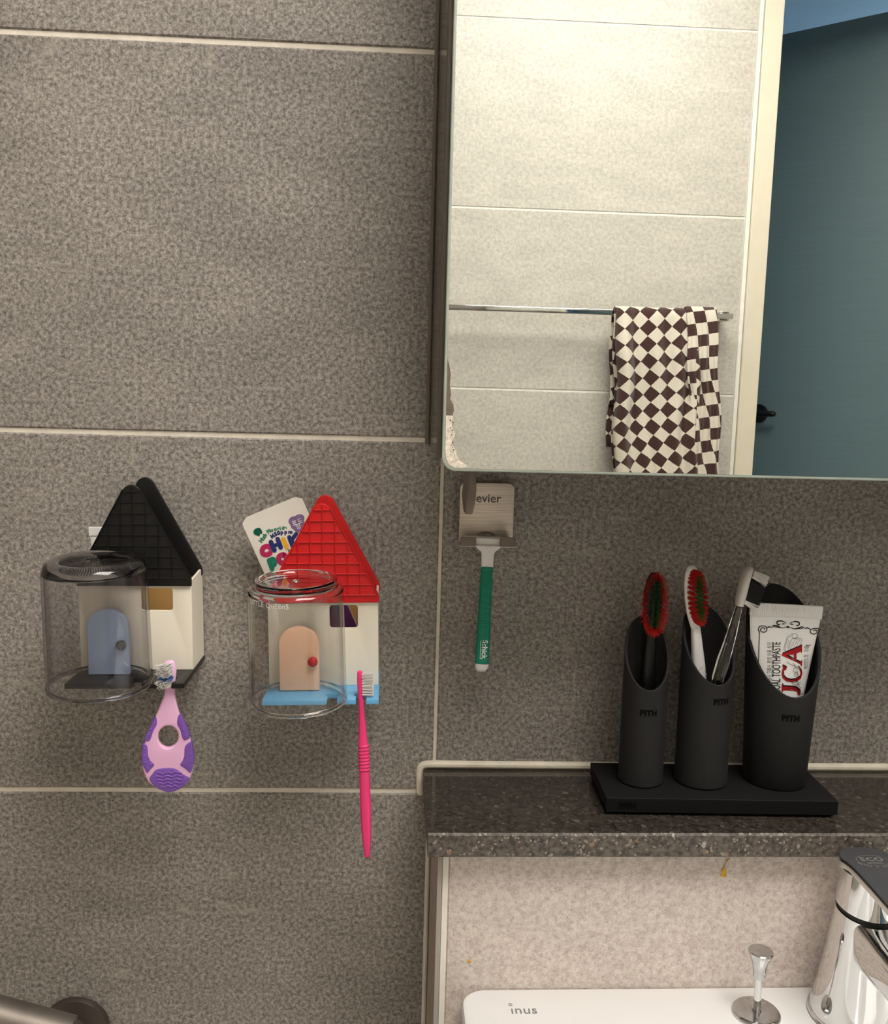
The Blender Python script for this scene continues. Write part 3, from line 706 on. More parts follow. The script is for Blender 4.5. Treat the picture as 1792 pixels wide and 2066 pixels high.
# ================================================================== tufted bristles
def tuft(mb, base, dirv, length, rad, n=9, splay=.15, fr=.00022, seed=0, taper=.6):
    rnd = random.Random(seed); D = Vector(dirv).normalized()
    A = D.orthogonal().normalized(); B = D.cross(A)
    for k in range(n):
        q = rnd.uniform(0, 2*PI); rr = rad*math.sqrt(rnd.random())
        o = A*math.cos(q)*rr+B*math.sin(q)*rr
        s = Vector(base)+o; tip = s+(D+o/rad*splay+Vector((rnd.gauss(0, .35), rnd.gauss(0, .35), rnd.gauss(0, .35)))*splay).normalized()*length*rnd.uniform(.93, 1.03)
        b = len(mb.v)
        for pt, f_ in ((s, 1), (tip, taper)):
            for i in range(4):
                an = PI/2*i; mb.v.append(tuple(pt+(A*math.cos(an)+B*math.sin(an))*fr*f_))
        for i in range(4): mb.f.append((b+i, b+(i+1) % 4, b+4+(i+1) % 4, b+4+i)); mb.mi.append(0)
        mb.f.append((b+4, b+5, b+6, b+7)); mb.mi.append(0)

# ---- oval infant toothbrush in the black-roofed holder
BB = Vector((-.2066, -.0735, Z0+.1195)); s_ = 1/2.911
bb = thing('infant_toothbrush', 'pale pink and purple oval-handled baby toothbrush hanging head up', 'toothbrush', BB, (0, 0, R(8)))
KP = .0003745                                   # metres to a photo pixel at that depth
def bq(zx, zy): return ((zx-822)*s_*KP*.97, (930+zy*s_-1381)*-KP*1.05)
outl = [(795, 1330), (793, 1380), (775, 1430), (745, 1500), (705, 1580), (680, 1650), (663, 1720), (660, 1780), (675, 1850), (705, 1900), (770, 1942), (822, 1952)]
rgt = [(880, 1942), (930, 1900), (955, 1850), (965, 1780), (960, 1720), (945, 1650), (920, 1580), (883, 1500), (865, 1430), (858, 1380), (856, 1330)]
ob = [tuple(p) for p in spline([bq(*p)+(0,) for p in outl+rgt], 4)]
hole = ell(*bq(815, 1630), 57*s_*KP, 68*s_*KP, 32)[::-1]
MB().add(plate([[(p[0], p[1]) for p in ob], hole], -.0028, .0028, .0016, 3)).build('handle', PINKB, bb, 45)
hp = [bq(826, 1340), bq(826, 1290), bq(826, 1240), bq(826, 1205)]
MB().add(sweep([(p[0], 0, p[1]) for p in hp], [.0040, .0046, .0052, .0042], [.0028, .0026, .0024, .0022], 14, 2.4)).build('head', PINKB, bb, 45)
def grip(pts, n=4): return [(p[0], p[1]) for p in spline([bq(*p)+(0,) for p in pts], n, True)]
G = [[(743, 1507), (752, 1548), (730, 1590), (714, 1636), (698, 1650), (679, 1634), (692, 1600), (714, 1556)],
     [(668, 1662), (694, 1676), (699, 1735), (715, 1765), (734, 1788), (712, 1812), (690, 1834), (672, 1800), (659, 1770), (661, 1715)],
     [(745, 1815), (800, 1808), (856, 1815), (898, 1848), (940, 1876), (918, 1910), (880, 1938), (822, 1954), (768, 1938), (726, 1908), (702, 1868), (722, 1838)],
     [(882, 1500), (868, 1548), (886, 1590), (900, 1640), (916, 1652), (943, 1636), (930, 1595), (912, 1552)],
     [(950, 1662), (914, 1688), (908, 1745), (896, 1775), (884, 1796), (918, 1822), (946, 1845), (962, 1800), (967, 1765), (961, 1710)]]
gparts = []
for g in G: gparts.append(MB().add(plate([grip(g)], -.0033, .0031, .0008, 2)).build('grip', PURP, bb, 45))
DOT = [[(735, 1545), (716, 1580), (700, 1610)], [(678, 1690), (676, 1730), (680, 1770), (696, 1745), (715, 1785), (692, 1805)], [], [(884, 1552), (905, 1590), (920, 1625)], [(945, 1690), (922, 1700), (945, 1735), (920, 1745), (945, 1780), (905, 1790), (930, 1810)]]
for gi, ds in enumerate(DOT):
    for d in ds:
        x, z = bq(*d); MB().add(lathe([(0, .0005), (.0005, .0004), (.0009, 0)], 10), lambda p: Vector((x+p.x, -.0032-p.z, z+p.y))).build('dot', PURP, gparts[gi], 60)
for k in range(5):
    zz = 1838+k*20; hx = 92-k*9 if k else 70
    ln = [bq(822+hx*u, zz+5*math.sin(u*9)) for u in [-1+2*i/16 for i in range(17)]]
    MB().add(sweep([(p[0], -.0033, p[1]) for p in ln], [.00055]*17, [.0005]*17, 6, round_ends=(False, False))).build('ridge', PURP, gparts[2], 60)
bw, bbl = MB(), MB()
for j in range(8):
    for i in range(-1, 2):
        x, z = bq(824+i*15+(j % 2)*6-4, 1208+j*15)
        mid = j in (4, 5)
        tuft(bbl if mid else bw, (x, -.0020, z), (-.36+.10*i, -1, .05), .0120 if not mid else .0105, .0012, 22, .12, .00018, j*7+i)
bw.build('bristles', BRW, bb)['kind'] = 'stuff'; bbl.build('bristles_blue', BRBL, bb)['kind'] = 'stuff'

# ---- pink child's toothbrush in the red-roofed holder
PK = Vector((-.0606, -.0735, Z0+.1033))
pk = thing('child_toothbrush', 'hot pink toothbrush with a ribbed grip hanging head up', 'toothbrush', PK, (0, -R(2.7), 0))
k_ = .000377
def kz(y): return -(y-1421)*k_*1.08
pts = [(1360, 5.6, 4.4), (1375, 6.2, 4.6), (1400, 6.2, 4.6), (1412, 5.4, 4.4), (1425, 5.5, 4.4), (1455, 6.6, 4.8), (1480, 8.0, 5.8), (1495, 9.4, 6.9), (1500, 10.2, 7.5)]
MB().add(sweep([(-.0010 if p[0] < 1410 else -.0003*(1-(p[0]-1410)/90)-.0004, 0, kz(p[0])) for p in pts], [p[1]*k_ for p in pts], [p[2]*k_*1.1 for p in pts], 16, 2.6, round_ends=(True, False))).build('neck_and_head', HOTP, pk, 50)
rb = []
for i in range(8):
    y = 1500+i*6.7; rb += [(y, 9.6), (y+1.3, 11.4), (y+4.2, 11.4), (y+5.6, 9.6)]
MB().add(sweep([(0, 0, kz(p[0])) for p in rb], [p[1]*k_ for p in rb], [p[1]*k_*.8 for p in rb], 20, 2.6, round_ends=(False, False))).build('ribbed_grip', HOTP, pk, 60)
pts = [(1553, 10.4, 8.4), (1580, 10.8, 8.6), (1620, 11.2, 8.8), (1660, 10.8, 8.6), (1690, 9.2, 7.4), (1712, 7.0, 5.6), (1724, 6.2, 5.0)]
MB().add(sweep([(0, 0, kz(p[0])) for p in pts], [p[1]*k_ for p in pts], [p[2]*k_ for p in pts], 20, 2.8, round_ends=(False, True))).build('handle', HOTP, pk, 50)
mb = MB()
for j in range(8):
    for i in range(-1, 2):
        tuft(mb, (.0004, i*.0020, kz(1363+j*5.4)), (1, -.06, .0+(.03*(3.5-j)/3.5)), .0087, .0009, 16, .05, .00012, j*5+i)
mb.build('bristles', BRW, pk)['kind'] = 'stuff'

# ================================================================== toothpastes in the houses
# pouch tube, printed; local frame x across, z along (up = crimped end)
tl, tr = at(487, 1043, .020), at(603, 995, .020)
ang = math.atan2(tr.z-tl.z, tr.x-tl.x)
pw_, ph_ = .0520, .118
topm = (at(484, 1047, .020)+at(610, 997, .020))/2
po = thing('toothpaste_pouch', 'white toothpaste pouch with colourful lettering leaning out of the red-roofed house', 'toothpaste', (topm.x, -.0235, topm.z), (0, -ang, 0))
def pouch():
    nx, nz = 18, 36; v, f = [], []; r = .0052
    for side in (-1, 1):
        for j in range(nz+1):
            d = j/nz*ph_                       # down from the sealed edge
            for i in range(nx+1):
                u = -1+2*i/nx; hw_ = pw_/2
                if d < r: hw_ = pw_/2-r+math.sqrt(max(0, r*r-(r-d)**2))
                hw_ -= .0008*math.sin(min(1, d/.03)*PI)*0
                bul = .0062*max(0, 1-abs(u)**2.2)*min(1, max(0, (d-.010)/.05))**1.3
                v.append((u*hw_, side*(.0004+bul), -d))
    n1 = (nx+1)*(nz+1)
    for s in (0, 1):
        for j in range(nz):
            for i in range(nx):
                k = s*n1+j*(nx+1)+i; q = (k, k+1, k+nx+2, k+nx+1); f.append(q if s == 0 else q[::-1])
    def rim(a, b): f.append((a, b, b+n1, a+n1))
    for i in range(nx): rim(i, i+1); rim(nz*(nx+1)+i, nz*(nx+1)+i+1)
    for j in range(nz): rim(j*(nx+1), (j+1)*(nx+1)); rim(j*(nx+1)+nx, (j+1)*(nx+1)+nx)
    return v, f
def on_pouch(p, dy=0.00025):
    d = -p.z; u = p.x/(pw_/2)
    bul = .0062*max(0, 1-abs(u)**2.2)*min(1, max(0, (d-.010)/.05))**1.3
    return Vector((p.x, -(.0004+bul+dy), p.z))
PV, PF = pouch()
lower = MB(); upper = MB()
upper.add((PV, PF))
po_b = upper.build('pouch_body', PAPER, po, 40)
ZP = .1030                                     # millimetre helper for the print: unit = 1 mm from left edge / from the top
def pp(x, y): return (x-pw_*500)*.001, -y*.001
def letter(ch, x, y, size, rot, mat, off=.0, layer=.0003, sx=1.0, name='print'):
    cx_, cz_ = pp(x, y); c_, q_ = math.cos(rot), math.sin(rot)
    MB().add(text(ch, size*.001, 0, off), lambda p: on_pouch(Vector((cx_+p.x*sx*c_-p.z*q_, 0, cz_+p.x*sx*q_+p.z*c_)), layer)).build(name, mat, po_b)
def blob(pts, mat, layer, name='print', n=6):
    q = spline([pp(*p)+(0,) for p in pts], n, True)
    MB().add(plate([[(p[0], p[1]) for p in q]], 0, .00001), lambda p: on_pouch(p, layer)).build(name, mat, po_b)
# pixel (in the 9.956x zoom of [480,985]) to pouch millimetres
import itertools
ca, sa = math.cos(ang), math.sin(ang)
def zp(zx, zy):
    q = at(480+zx/9.956, 985+zy/9.956, .0255)-Vector((topm.x, 0, topm.z))
    return ((q.x*ca+q.z*sa)*1000+pw_*500, -(-q.x*sa+q.z*ca)*1000)
def arc_text(s, pa, pb, pc_, size, mat, off=0., extra=0.):
    cur = spline([zp(*pa)+(0,), zp(*pb)+(0,), zp(*pc_)+(0,)], 40); L = len(cur)-1
    wt = [.5 if c in 'il ' else (.75 if c in 'rfI1' else (1.4 if c in 'mHw' else 1.)) for c in s]; tot = sum(wt)
    for k, ch in enumerate(s):
        if ch == ' ': continue
        i = int(L*(sum(wt[:k])+wt[k]/2)/tot); a, b = cur[max(0, i-1)], cur[min(L, i+1)]
        letter(ch, cur[i].x, cur[i].y, size, math.atan2(-(b.y-a.y), b.x-a.x)+extra, mat, off)
arc_text('High Fluoride', (455, 1070), (640, 860), (975, 795), 4.1, PGREEN, .00022)
arc_text('1450ppm', (665, 985), (840, 895), (1090, 880), 4.2, PNAVY, .0003)
def at_zp(ch, zx, zy, size, rot, mat, off, layer=.0003, sx=1.):
    x, y = zp(zx, zy); letter(ch, x, y, size, rot-ang+0, mat, off, layer, sx)
def zblob(pts, mat, layer, n=6): blob([zp(*p) for p in pts], mat, layer, n=n)
# rounded display letters drawn as thick strokes
def stroke(pts, wmm, mat, layer):
    q = [Vector((*pp(*zp(*p)), 0)) for p in pts]; q = spline(q, 6) if len(q) > 2 else [q[0].lerp(q[1], k/8) for k in range(9)]
    mb = MB(); wv = wmm*.001
    mb.add(ribbon([(p.x, p.y) for p in q], wv), lambda p: on_pouch(p, layer))
    for e in (q[0], q[-1]):
        mb.add(([(e.x, 0, e.y)]+[(e.x+wv/2*math.cos(i*PI/8), 0, e.y+wv/2*math.sin(i*PI/8)) for i in range(16)], [(0, i+1, (i+1) % 16+1) for i in range(16)]), lambda p: on_pouch(p, layer))
    mb.build('print', mat, po_b)
stroke([(655, 1200), (600, 1165), (520, 1190), (485, 1260), (515, 1325), (590, 1335), (650, 1300)], 4.0, PMAG, .0003)
stroke([(665, 1085), (735, 1240)], 3.9, PNAVY, .0004); stroke([(800, 1020), (865, 1185)], 3.6, PNAVY, .0004); stroke([(705, 1170), (830, 1110)], 3.0, PNAVY, .0004)
stroke([(915, 1025), (985, 1180)], 3.6, PYEL, .0003)
stroke([(1035, 985), (1100, 1150)], 3.5, PNAVY, .0003); stroke([(1170, 920), (1085, 1060), (1190, 1150)], 3.2, PNAVY, .0003)
stroke([(630, 1450), (690, 1610)], 4.0, PGREEN, .0003); stroke([(640, 1450), (700, 1415), (750, 1460), (735, 1535), (675, 1545)], 3.6, PGREEN, .0004)
stroke([(905, 1330), (835, 1365), (830, 1440), (885, 1490), (960, 1470), (985, 1400), (945, 1340), (905, 1330)], 4.2, PMAG, .0003)
stroke([(1040, 1250), (1080, 1300)], 2.6, POLV, .0003)
zblob([(310, 905), (315, 850), (355, 815), (420, 800), (465, 830), (485, 885), (480, 925), (445, 920), (432, 965), (395, 960), (340, 935)], PGREEN, .0003, 4)
for c_ in ((1120, 655), (1230, 615), (1255, 715), (1165, 740), (1235, 800)):
    x, y = zp(*c_); zz = [(x+3.7*math.cos(2*PI*i/14)*(1.15 if c_[0] < 1240 else 1), y+3.5*math.sin(2*PI*i/14)) for i in range(14)]
    blob(zz, PLIL, .0003, n=2)
zblob([(1100, 640), (1190, 590), (1290, 700), (1260, 830), (1200, 830), (1120, 760)], PLIL, .00032, 3)
stroke([(1110, 590), (1180, 558)], .7, PGREY, .0005); stroke([(1145, 578), (1162, 625)], .6, PGREY, .0005)
x, y = zp(1195, 690); letter('포도', x, y, 5.0, -.05, PWHITE, .0, .0006)
x, y = zp(1215, 775); letter('향', x, y, 5.0, -.05, PWHITE, .0, .0006)
# the purple lower half of the print and the cap inside the house
lowp = MB()
n_ = 16
lv_ = [(-pw_/2*.97+pw_*.97*i/n_, 0, -.064-.006*math.sin(i*.8)) for i in range(n_+1)]+[(-pw_/2*.97+pw_*.97*i/n_, 0, -.112) for i in range(n_+1)]
rows = 10
vv, ff = [], []
for j in range(rows+1):
    for i in range(n_+1):
        z = -.064-.004*math.sin(i*.8)*(1-j/rows)-j/rows*.052; vv.append(on_pouch(Vector((-pw_/2*.97+pw_*.97*i/n_, 0, z)), .0004))
for j in range(rows):
    for i in range(n_): k = j*(n_+1)+i; ff.append((k, k+1, k+n_+2, k+n_+1))
MB().add((vv, ff)).build('purple_band', PPUR, po_b)
dm = MB()
for j in range(7):
    for i in range(7):
        x, z = -.004+i*.0022+(j % 2)*.0011, -.070-j*.0026
        dm.add(([(x+.00045*math.cos(q), 0, z+.00045*math.sin(q)) for q in [k*PI/3 for k in range(6)]], [tuple(range(6))]), lambda p: on_pouch(p, .0006))
dm.build('band_dots', PLIL, po_b)['kind'] = 'stuff'

# slim tube in the black-roofed holder: only its ribbed seal shows
a1 = at(180, 1062, .022)
tu = thing('toothpaste_tube', 'plain white tube seal peeking out left of the black roof', 'toothpaste', (a1.x+.0170, -.0225, a1.z), (0, R(-1.0), 0))
def flat_tube(hw0, hw1, z1, b1, ztop=-.0065, n=24, rows=14):
    v, f = [], []
    for j in range(rows+1):
        t = j/rows; z = ztop+(z1-ztop)*t; hw_ = hw0+(hw1-hw0)*t; b = .0006+(b1-.0006)*math.sin(t*PI/2)
        for i in range(n):
            q = 2*PI*i/n; v.append((hw_*math.cos(q), -b*math.sin(q), z))
    for j in range(rows):
        for i in range(n): f.append((j*n+i, j*n+(i+1) % n, (j+1)*n+(i+1) % n, (j+1)*n+i))
    f.append(tuple(range(n))); f.append(tuple(range(rows*n, rows*n+n))); return v, f
MB().add(flat_tube(.0165, .0105, -.088, .0100)).build('tube_body', TUBEW, tu, 60)
MB().add(box(-.0172, .0172, -.0009, .0009, -.0072, 0, .0003)).build('seal', TUBEW, tu)
for k in range(26): MB().add(box(-.0168+k*.00132, -.0161+k*.00132, -.0012, -.0009, -.0068, -.0004)).build('seal_rib', TUBEW, tu)

# ================================================================== stone shelf
sh = thing('stone_shelf', 'dark speckled stone ledge running under the mirror on the low wall', 'shelf', (.85, 0, zt-.0185))
prof = [(-.0006, -.0185), (-.0006, 0), (-.1186, 0), (-.1200, -.0016), (-.1200, -.0175), (-.1190, -.0185)]
x0_, x1_ = sx0-.85, XR-.01-.85
v = [(x0_ if s == 0 else x1_, p[0], p[1]+.0185) for s in (0, 1) for p in prof]; n = len(prof)
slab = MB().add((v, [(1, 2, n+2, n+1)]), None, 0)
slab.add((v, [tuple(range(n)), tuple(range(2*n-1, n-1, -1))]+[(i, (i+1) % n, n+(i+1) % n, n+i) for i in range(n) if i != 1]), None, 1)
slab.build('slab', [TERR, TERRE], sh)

# ================================================================== black caddy: tray and three sloping holders
TRZ = zt
tr_ = thing('caddy_tray', 'black rectangular tray with a grooved front on the stone shelf', 'tray', (.2205, -.0575, TRZ), (0, 0, R(-1.6)))
ty = .0345; tx = .0905; thh = .0140
gp = [(-ty+.004, .0002), (-ty+.0005, .0030)]
for k in range(8):
    z = .0030+k*.00132; gp += [(-ty, z), (-ty, z+.00075), (-ty+.00045, z+.00085), (-ty+.00045, z+.00127)]
gp += [(-ty, thh-.0004), (-ty+.0004, thh), (ty-.0004, thh), (ty, thh-.0004), (ty, .0030), (ty-.004, .0002)]
n = len(gp); v = []
for x, ins in ((-tx, 0), (tx, 0)):
    for p in gp: v.append((x*(1-.035*max(0, (.0035-p[1])/.0035)), p[0], p[1]))
MB().add((v, [tuple(range(n)), tuple(range(2*n-1, n-1, -1))]+[(i, (i+1) % n, n+(i+1) % n, n+i) for i in range(n)])).build('tray_body', BLACKTRAY, tr_)
MB().add(text('PITH', .0060, .0003, .0003, sp=1.05), lambda p: Vector((p.x-tx+.0165, p.y-ty-.0001, p.z+.0078))).build('lettering', EMBOSS, tr_)

def holder(label, x, y, r0, r1, zlo, zhi, tw, lz, lw=.0075, txo=0.):
    o = thing('sloped_holder', label, 'toothbrush holder', (x, y, TRZ+thh+.0002), (0, 0, tw), 'sloping black holders on the tray')
    n, wl2 = 48, .0022; v, f = [], []
    # rings from the foot up; the mouth is cut by a slanted plane, low towards the viewer (-y)
    def mouth(px_, py_): return (zlo+zhi)/2+(zhi-zlo)/2*(py_/r1)
    def ring(kind):
        b = len(v)
        for i in range(n):
            q = 2*PI*i/n; c_, s_ = math.cos(q), math.sin(q)
            if kind == 'f0': r_, z = r0-.0012, 0
            elif kind == 'f1': r_, z = r0, .0014
            elif kind == 'i0': r_, z = r0-wl2, .003
            else:
                z = mouth(r1*c_, r1*s_); k = z/zhi; r_ = r0+(r1-r0)*k
                if kind == 'o2': z -= .0005
                if kind == 'o3': r_ -= .0005
                if kind == 'i2': r_ -= wl2-.0005
                if kind == 'i1': r_ -= wl2; z -= .0006
            v.append((r_*c_, r_*s_, z))
        return b
    rs = [ring(k) for k in ('f0', 'f1', 'o2', 'o3', 'i2', 'i1', 'i0')]
    for a_, b in zip(rs, rs[1:]):
        for i in range(n): j = (i+1) % n; f.append((a_+i, a_+j, b+j, b+i))
    f.append(tuple(range(rs[0], rs[0]+n))[::-1]); f.append(tuple(range(rs[-1], rs[-1]+n)))
    MB().add((v, f)).build('body', BLACKMAT, o, 40)
    rl = r0+(r1-r0)*lz/zhi+.0001
    MB().add(text('PITH', lw*.66, .0003, .00028, sp=1.05), lambda p: Vector((rl*math.sin(p.x/rl+txo), -rl*math.cos(p.x/rl+txo)+p.y, p.z+lz))).build('lettering', EMBOSS, o)
    return o
HB = .0355
K1 = holder('narrowest sloping black holder, leftmost on the tray', .1640, -.0560, .0178, .0178, .1157-HB, .1675-HB, R(-4), .0975-HB, .0095)
K2 = holder('middle sloping black holder with two toothbrushes', .2135, -.0560, .0208, .0210, .1215-HB, .1775-HB, R(10), .1080-HB, .0095, R(6))
K3 = holder('widest sloping black holder with the red-lettered toothpaste', .2755, -.0535, .0245, .0312, .1135-HB, .1925-HB, R(2), .0965-HB, .0100, R(-6))

# ---- black brush with frayed red and green bristles
def oval_brush(name, label, base, rot, mat, frayed):
    o = thing(name, label, 'toothbrush', base, rot)
    # local z up along the handle, bristles towards -y; head centre at z = .112
    MB().add(sweep([(0, 0, .002), (0, 0, .020), (0, 0, .045), (0, 0, .056), (0, 0, .080), (0, 0, .088)], [.0048, .0052, .0062, .0060, .0042, .0036], [.0040, .0042, .0044, .0040, .0034, .0030], 16, 2.6, round_ends=(True, False))).build('handle', mat, o, 50)
    MB().add(sweep([(0, .0004, .0870), (0, .0006, .0920), (0, .0008, .1000), (0, .0008, .1120), (0, .0008, .1240), (0, .0008, .1320), (0, .0008, .1355)], [.0037, .0050, .0068, .0080, .0076, .0062, .0044], [.0030, .0030, .0029, .0028, .0028, .0028, .0028], 20, 2.2, round_ends=(False, True))).build('head', mat, o, 50)
    gp_ = MB()
    for j in range(5):
        for i in range(-2, 3):
            if abs(i) > 2-(j // 3): continue
            gp_.add(lathe([(0, .0007), (.0006, .0005), (.0011, 0)], 8), lambda p: Vector((i*.0019+(j % 2)*.0009-.0004, -.0040-p.z, .047+j*.0021+p.y))) if abs(i*.0019) < .0045 else None
    gp_.build('thumb_pad', mat, o, 60)['kind'] = 'stuff'
    red, grn = MB(), MB()
    L = .0095
    for k in range(15):                                            # centre rows
        z = .0965+k*.00245
        for i in (-1, 1):
            tuft(grn, (i*.0015, -.0012, z), (i*(.12 if frayed else .02), -1, -.10 if not frayed else 0), L*.92, .0010, 18, .08 if frayed else .03, .00014, k*3+i+5)
    per = 30
    for ring_, (ra, rb_) in enumerate(((.0066, .0210), (.0050, .0195))):
        for k in range(per):
            q = 2*PI*k/per; x, z = ra*math.cos(q), .1135+rb_*math.sin(q)
            if ring_ == 1 and (frayed or abs(z-.1135) > .019): continue
            out = .46 if frayed else .04
            fx = out*math.cos(q)*(1.5 if frayed and math.cos(q) > 0 and z < .108 else 1)
            tuft(red, (x*.92, -.0012, z), (fx, -1, out*.8*math.sin(q)-(.12 if not frayed else .05)), L*(.84 if frayed else .84), .0012, 30 if frayed else 24, .30 if frayed else .03, .00016, k*11+ring_)
    red.build('bristles_red', BRRED, o)['kind'] = 'stuff'; grn.build('bristles_green', BRGRN, o)['kind'] = 'stuff'
    return o
b1 = at(1320, 1222, .058)
oval_brush('toothbrush', 'black toothbrush with frayed red and green bristles in the narrow holder', (b1.x-.0006, -.0525, b1.z-.1135), (R(-2), R(1.2), R(0)), BLACKPL, True)
b2 = at(1414, 1205, .058)
oval_brush('toothbrush', 'white toothbrush with neat red and green bristles in the middle holder', (b2.x+.0100, -.0530, b2.z-.1125), (R(-2), R(-7.0), R(20)), WHITEPL, False)

# ---- clear brush with black and white bristles
q0 = at(1500, 1180, .066)
ct = thing('toothbrush', 'transparent toothbrush with black and white bristles leaning right in the middle holder', 'toothbrush', (q0.x, -.066, q0.z), (0, 0, 0))
W_ = lambda px, py: at(px, py, .066)-Vector((q0.x, -.066, q0.z))
pth = [W_(1443, 1400), W_(1450, 1365), W_(1461, 1330), W_(1472, 1295), W_(1483, 1255), W_(1491, 1225)]
MB().add(sweep(pth, [.0042, .0052, .0056, .0046, .0036, .0030], [.0036, .0042, .0044, .0038, .0032, .0028], 8, 2.2, round_ends=(True, False))).build('handle', CLEAR, ct)
hp = [W_(1492, 1222), W_(1494, 1210), W_(1497, 1195), W_(1502, 1175), W_(1507, 1158), W_(1512, 1150)]
MB().add(sweep(hp, [.0032, .0034, .0034, .0034, .0034, .0030], [.0040, .0056, .0062, .0062, .0058, .0046], 14, 2.6, round_ends=(False, True))).build('head', FROST, ct, 50)
ax = (W_(1512, 1152)-W_(1494, 1210)).normalized(); bdir = Vector((ax.z, 0, -ax.x))
wht, blk = MB(), MB()
Lh = (W_(1512, 1152)-W_(1494, 1210)).length
for j in range(9):
    for i in range(-2, 3):
        base = W_(1494, 1210)+ax*(Lh*j/8)+bdir*.0020+Vector((0, i*.0021, 0))
        is_w = j <= 0 or j >= 7
        tuft(wht if is_w else blk, base, bdir+ax*(.45 if j >= 6 else .02)*0+Vector((.0, 0, -.28)), .0122 if not is_w else .0130, .0014, 60, .11, .00020, j*9+i)
wht.build('bristles_white', BRW, ct)['kind'] = 'stuff'; blk.build('bristles_black', BRBLK, ct)['kind'] = 'stuff'

# ---- big toothpaste tube, seal up, red lettering
tc_ = (at(1521, 1217, .060)+at(1667, 1228, .060))/2
ta = .5*math.atan2(at(1666, 1231, .060).z-at(1519, 1218, .060).z, at(1666, 1231, .060).x-at(1519, 1218, .060).x)
tp = thing('toothpaste_tube', 'white toothpaste tube with large red serif letters standing in the widest holder', 'toothpaste', (tc_.x, -.0540, tc_.z), (0, -ta, 0))
HW0, HW1, TZ1, TB1 = .0292, .0165, -.122, .0150
MB().add(flat_tube(HW0, HW1, TZ1, TB1, -.0095, 40, 30)).build('tube_body', TUBEW, tp, 60)
sl = MB().add(box(-.0297, .0297, -.0010, .0010, -.0100, 0, .0003)).build('seal', TUBEW, tp)
for k in range(36): MB().add(box(-.0292+k*.00164, -.0284+k*.00164, -.00125, -.0010, -.0092, -.0006)).build('seal_rib', TUBEW, sl)
MB().add(box(-.0296, .0296, -.0014, -.0008, -.0104, -.0098, .0002)).build('seal_rib', TUBEW, sl)
MB().add(lathe([(0, 0), (.0155, 0), (.0155, .012), (.0145, .016), (0, .016)], 32), lambda p: p+Vector((0, 0, TZ1-.0165))).build('cap', WHITEPL, tp, 40)
MB().add(text('2026.01.08', .0052, .0002, .0), lambda p: Vector((p.x-.001, p.y-.0013, p.z-.0050))).build('stamp', TUBEW, sl)
def on_tube(p, dy=.0003):
    t = max(0, min(1, (-.0095-p.z)/(-.0095-TZ1))); hw_ = HW0+(HW1-HW0)*t; b = .0006+(TB1-.0006)*math.sin(t*PI/2)
    u = min(.995, abs(p.x)/hw_); return Vector((p.x, -b*math.sqrt(1-u*u)-dy, p.z))
ct_, st_ = math.cos(ta), math.sin(ta)
def tz(zx, zy):
    """point of the 7.653x zoom of [1500,1160] in tube coordinates"""
    px, py = 1500+zx/7.653, 1160+zy/7.653
    t = .060
    for _ in range(4):
        q = at(px, py, t)-Vector((tc_.x, 0, tc_.z)); x, z = q.x*ct_+q.z*st_, -q.x*st_+q.z*ct_
        t = .0540-on_tube(Vector((x, 0, z)), 0).y
    return x, z
prt = tp
def tstroke(pts, wmm, mat=INKBLK, layer=.0003, n=6, name='print'):
    q = [Vector((*tz(*p), 0)) for p in pts]; q = spline(q, n) if len(q) > 2 else [q[0].lerp(q[1], k/12) for k in range(13)]
    wv = [x*.001 for x in wmm] if isinstance(wmm, (list, tuple)) else wmm*.001
    if isinstance(wv, list): m_ = len(q)-1; wv = [wv[min(len(wv)-1, int(i/m_*(len(wv)-1)+.5))] for i in range(len(q))]
    return MB().add(ribbon([(p.x, p.y) for p in q], wv), lambda p: on_tube(p, layer))
def tpoly(loops, mat, layer, dx=0., dz=0., name='print', smooth=False):
    ls = [[(tz(*p)[0]+dx, tz(*p)[1]+dz) for p in lp] for lp in loops]
    MB().add(plate(ls, 0, .00001), lambda p: on_tube(p, layer)).build(name, mat, prt)
bd = MB()
def addm(mb): bd.add((mb.v, mb.f))
addm(tstroke([(248, 880), (240, 1100), (232, 1350), (225, 1540)], .62)); addm(tstroke([(1140, 920), (1132, 1100), (1112, 1300), (1095, 1480)], .62))
addm(tstroke([(248, 890), (232, 840), (250, 795), (300, 785), (350, 800), (362, 845), (330, 880), (285, 876), (262, 845), (285, 815), (320, 822), (330, 845)], .75))
addm(tstroke([(1142, 925), (1168, 880), (1160, 835), (1110, 825), (1050, 838), (1032, 880), (1070, 910), (1115, 905), (1140, 875), (1112, 850), (1080, 860)], .75))
addm(tstroke([(350, 820), (400, 800), (440, 805), (470, 778), (530, 790), (590, 815), (640, 810), (685, 795), (730, 812), (790, 832), (850, 820), (905, 800), (950, 822), (990, 815), (1040, 845)], [.6, .9, .6, .9, 1.1, .6, .5, .5, .5, .7, 1.1, .9, .6, .9, .6]))
addm(tstroke([(460, 800), (510, 805), (570, 818)], .5)); addm(tstroke([(800, 822), (860, 830), (920, 825)], .5))
addm(tstroke([(670, 752), (625, 720), (570, 708), (525, 718), (517, 748), (545, 768), (575, 750)], [.2, .6, 1., 1.2, 1., 1., .4])); addm(tstroke([(704, 752), (760, 725), (810, 718), (855, 732), (862, 762), (835, 780), (808, 768)], [.2, .6, 1., 1.2, 1., 1., .4]))
addm(tstroke([(590, 762), (620, 752), (650, 762)], [.3, .9, .2])); addm(tstroke([(715, 762), (745, 758), (780, 772)], [.2, .9, .3]))
addm(tstroke([(668, 800), (702, 806)], 1.6))
bd.build('ornament', INKBLK, prt)
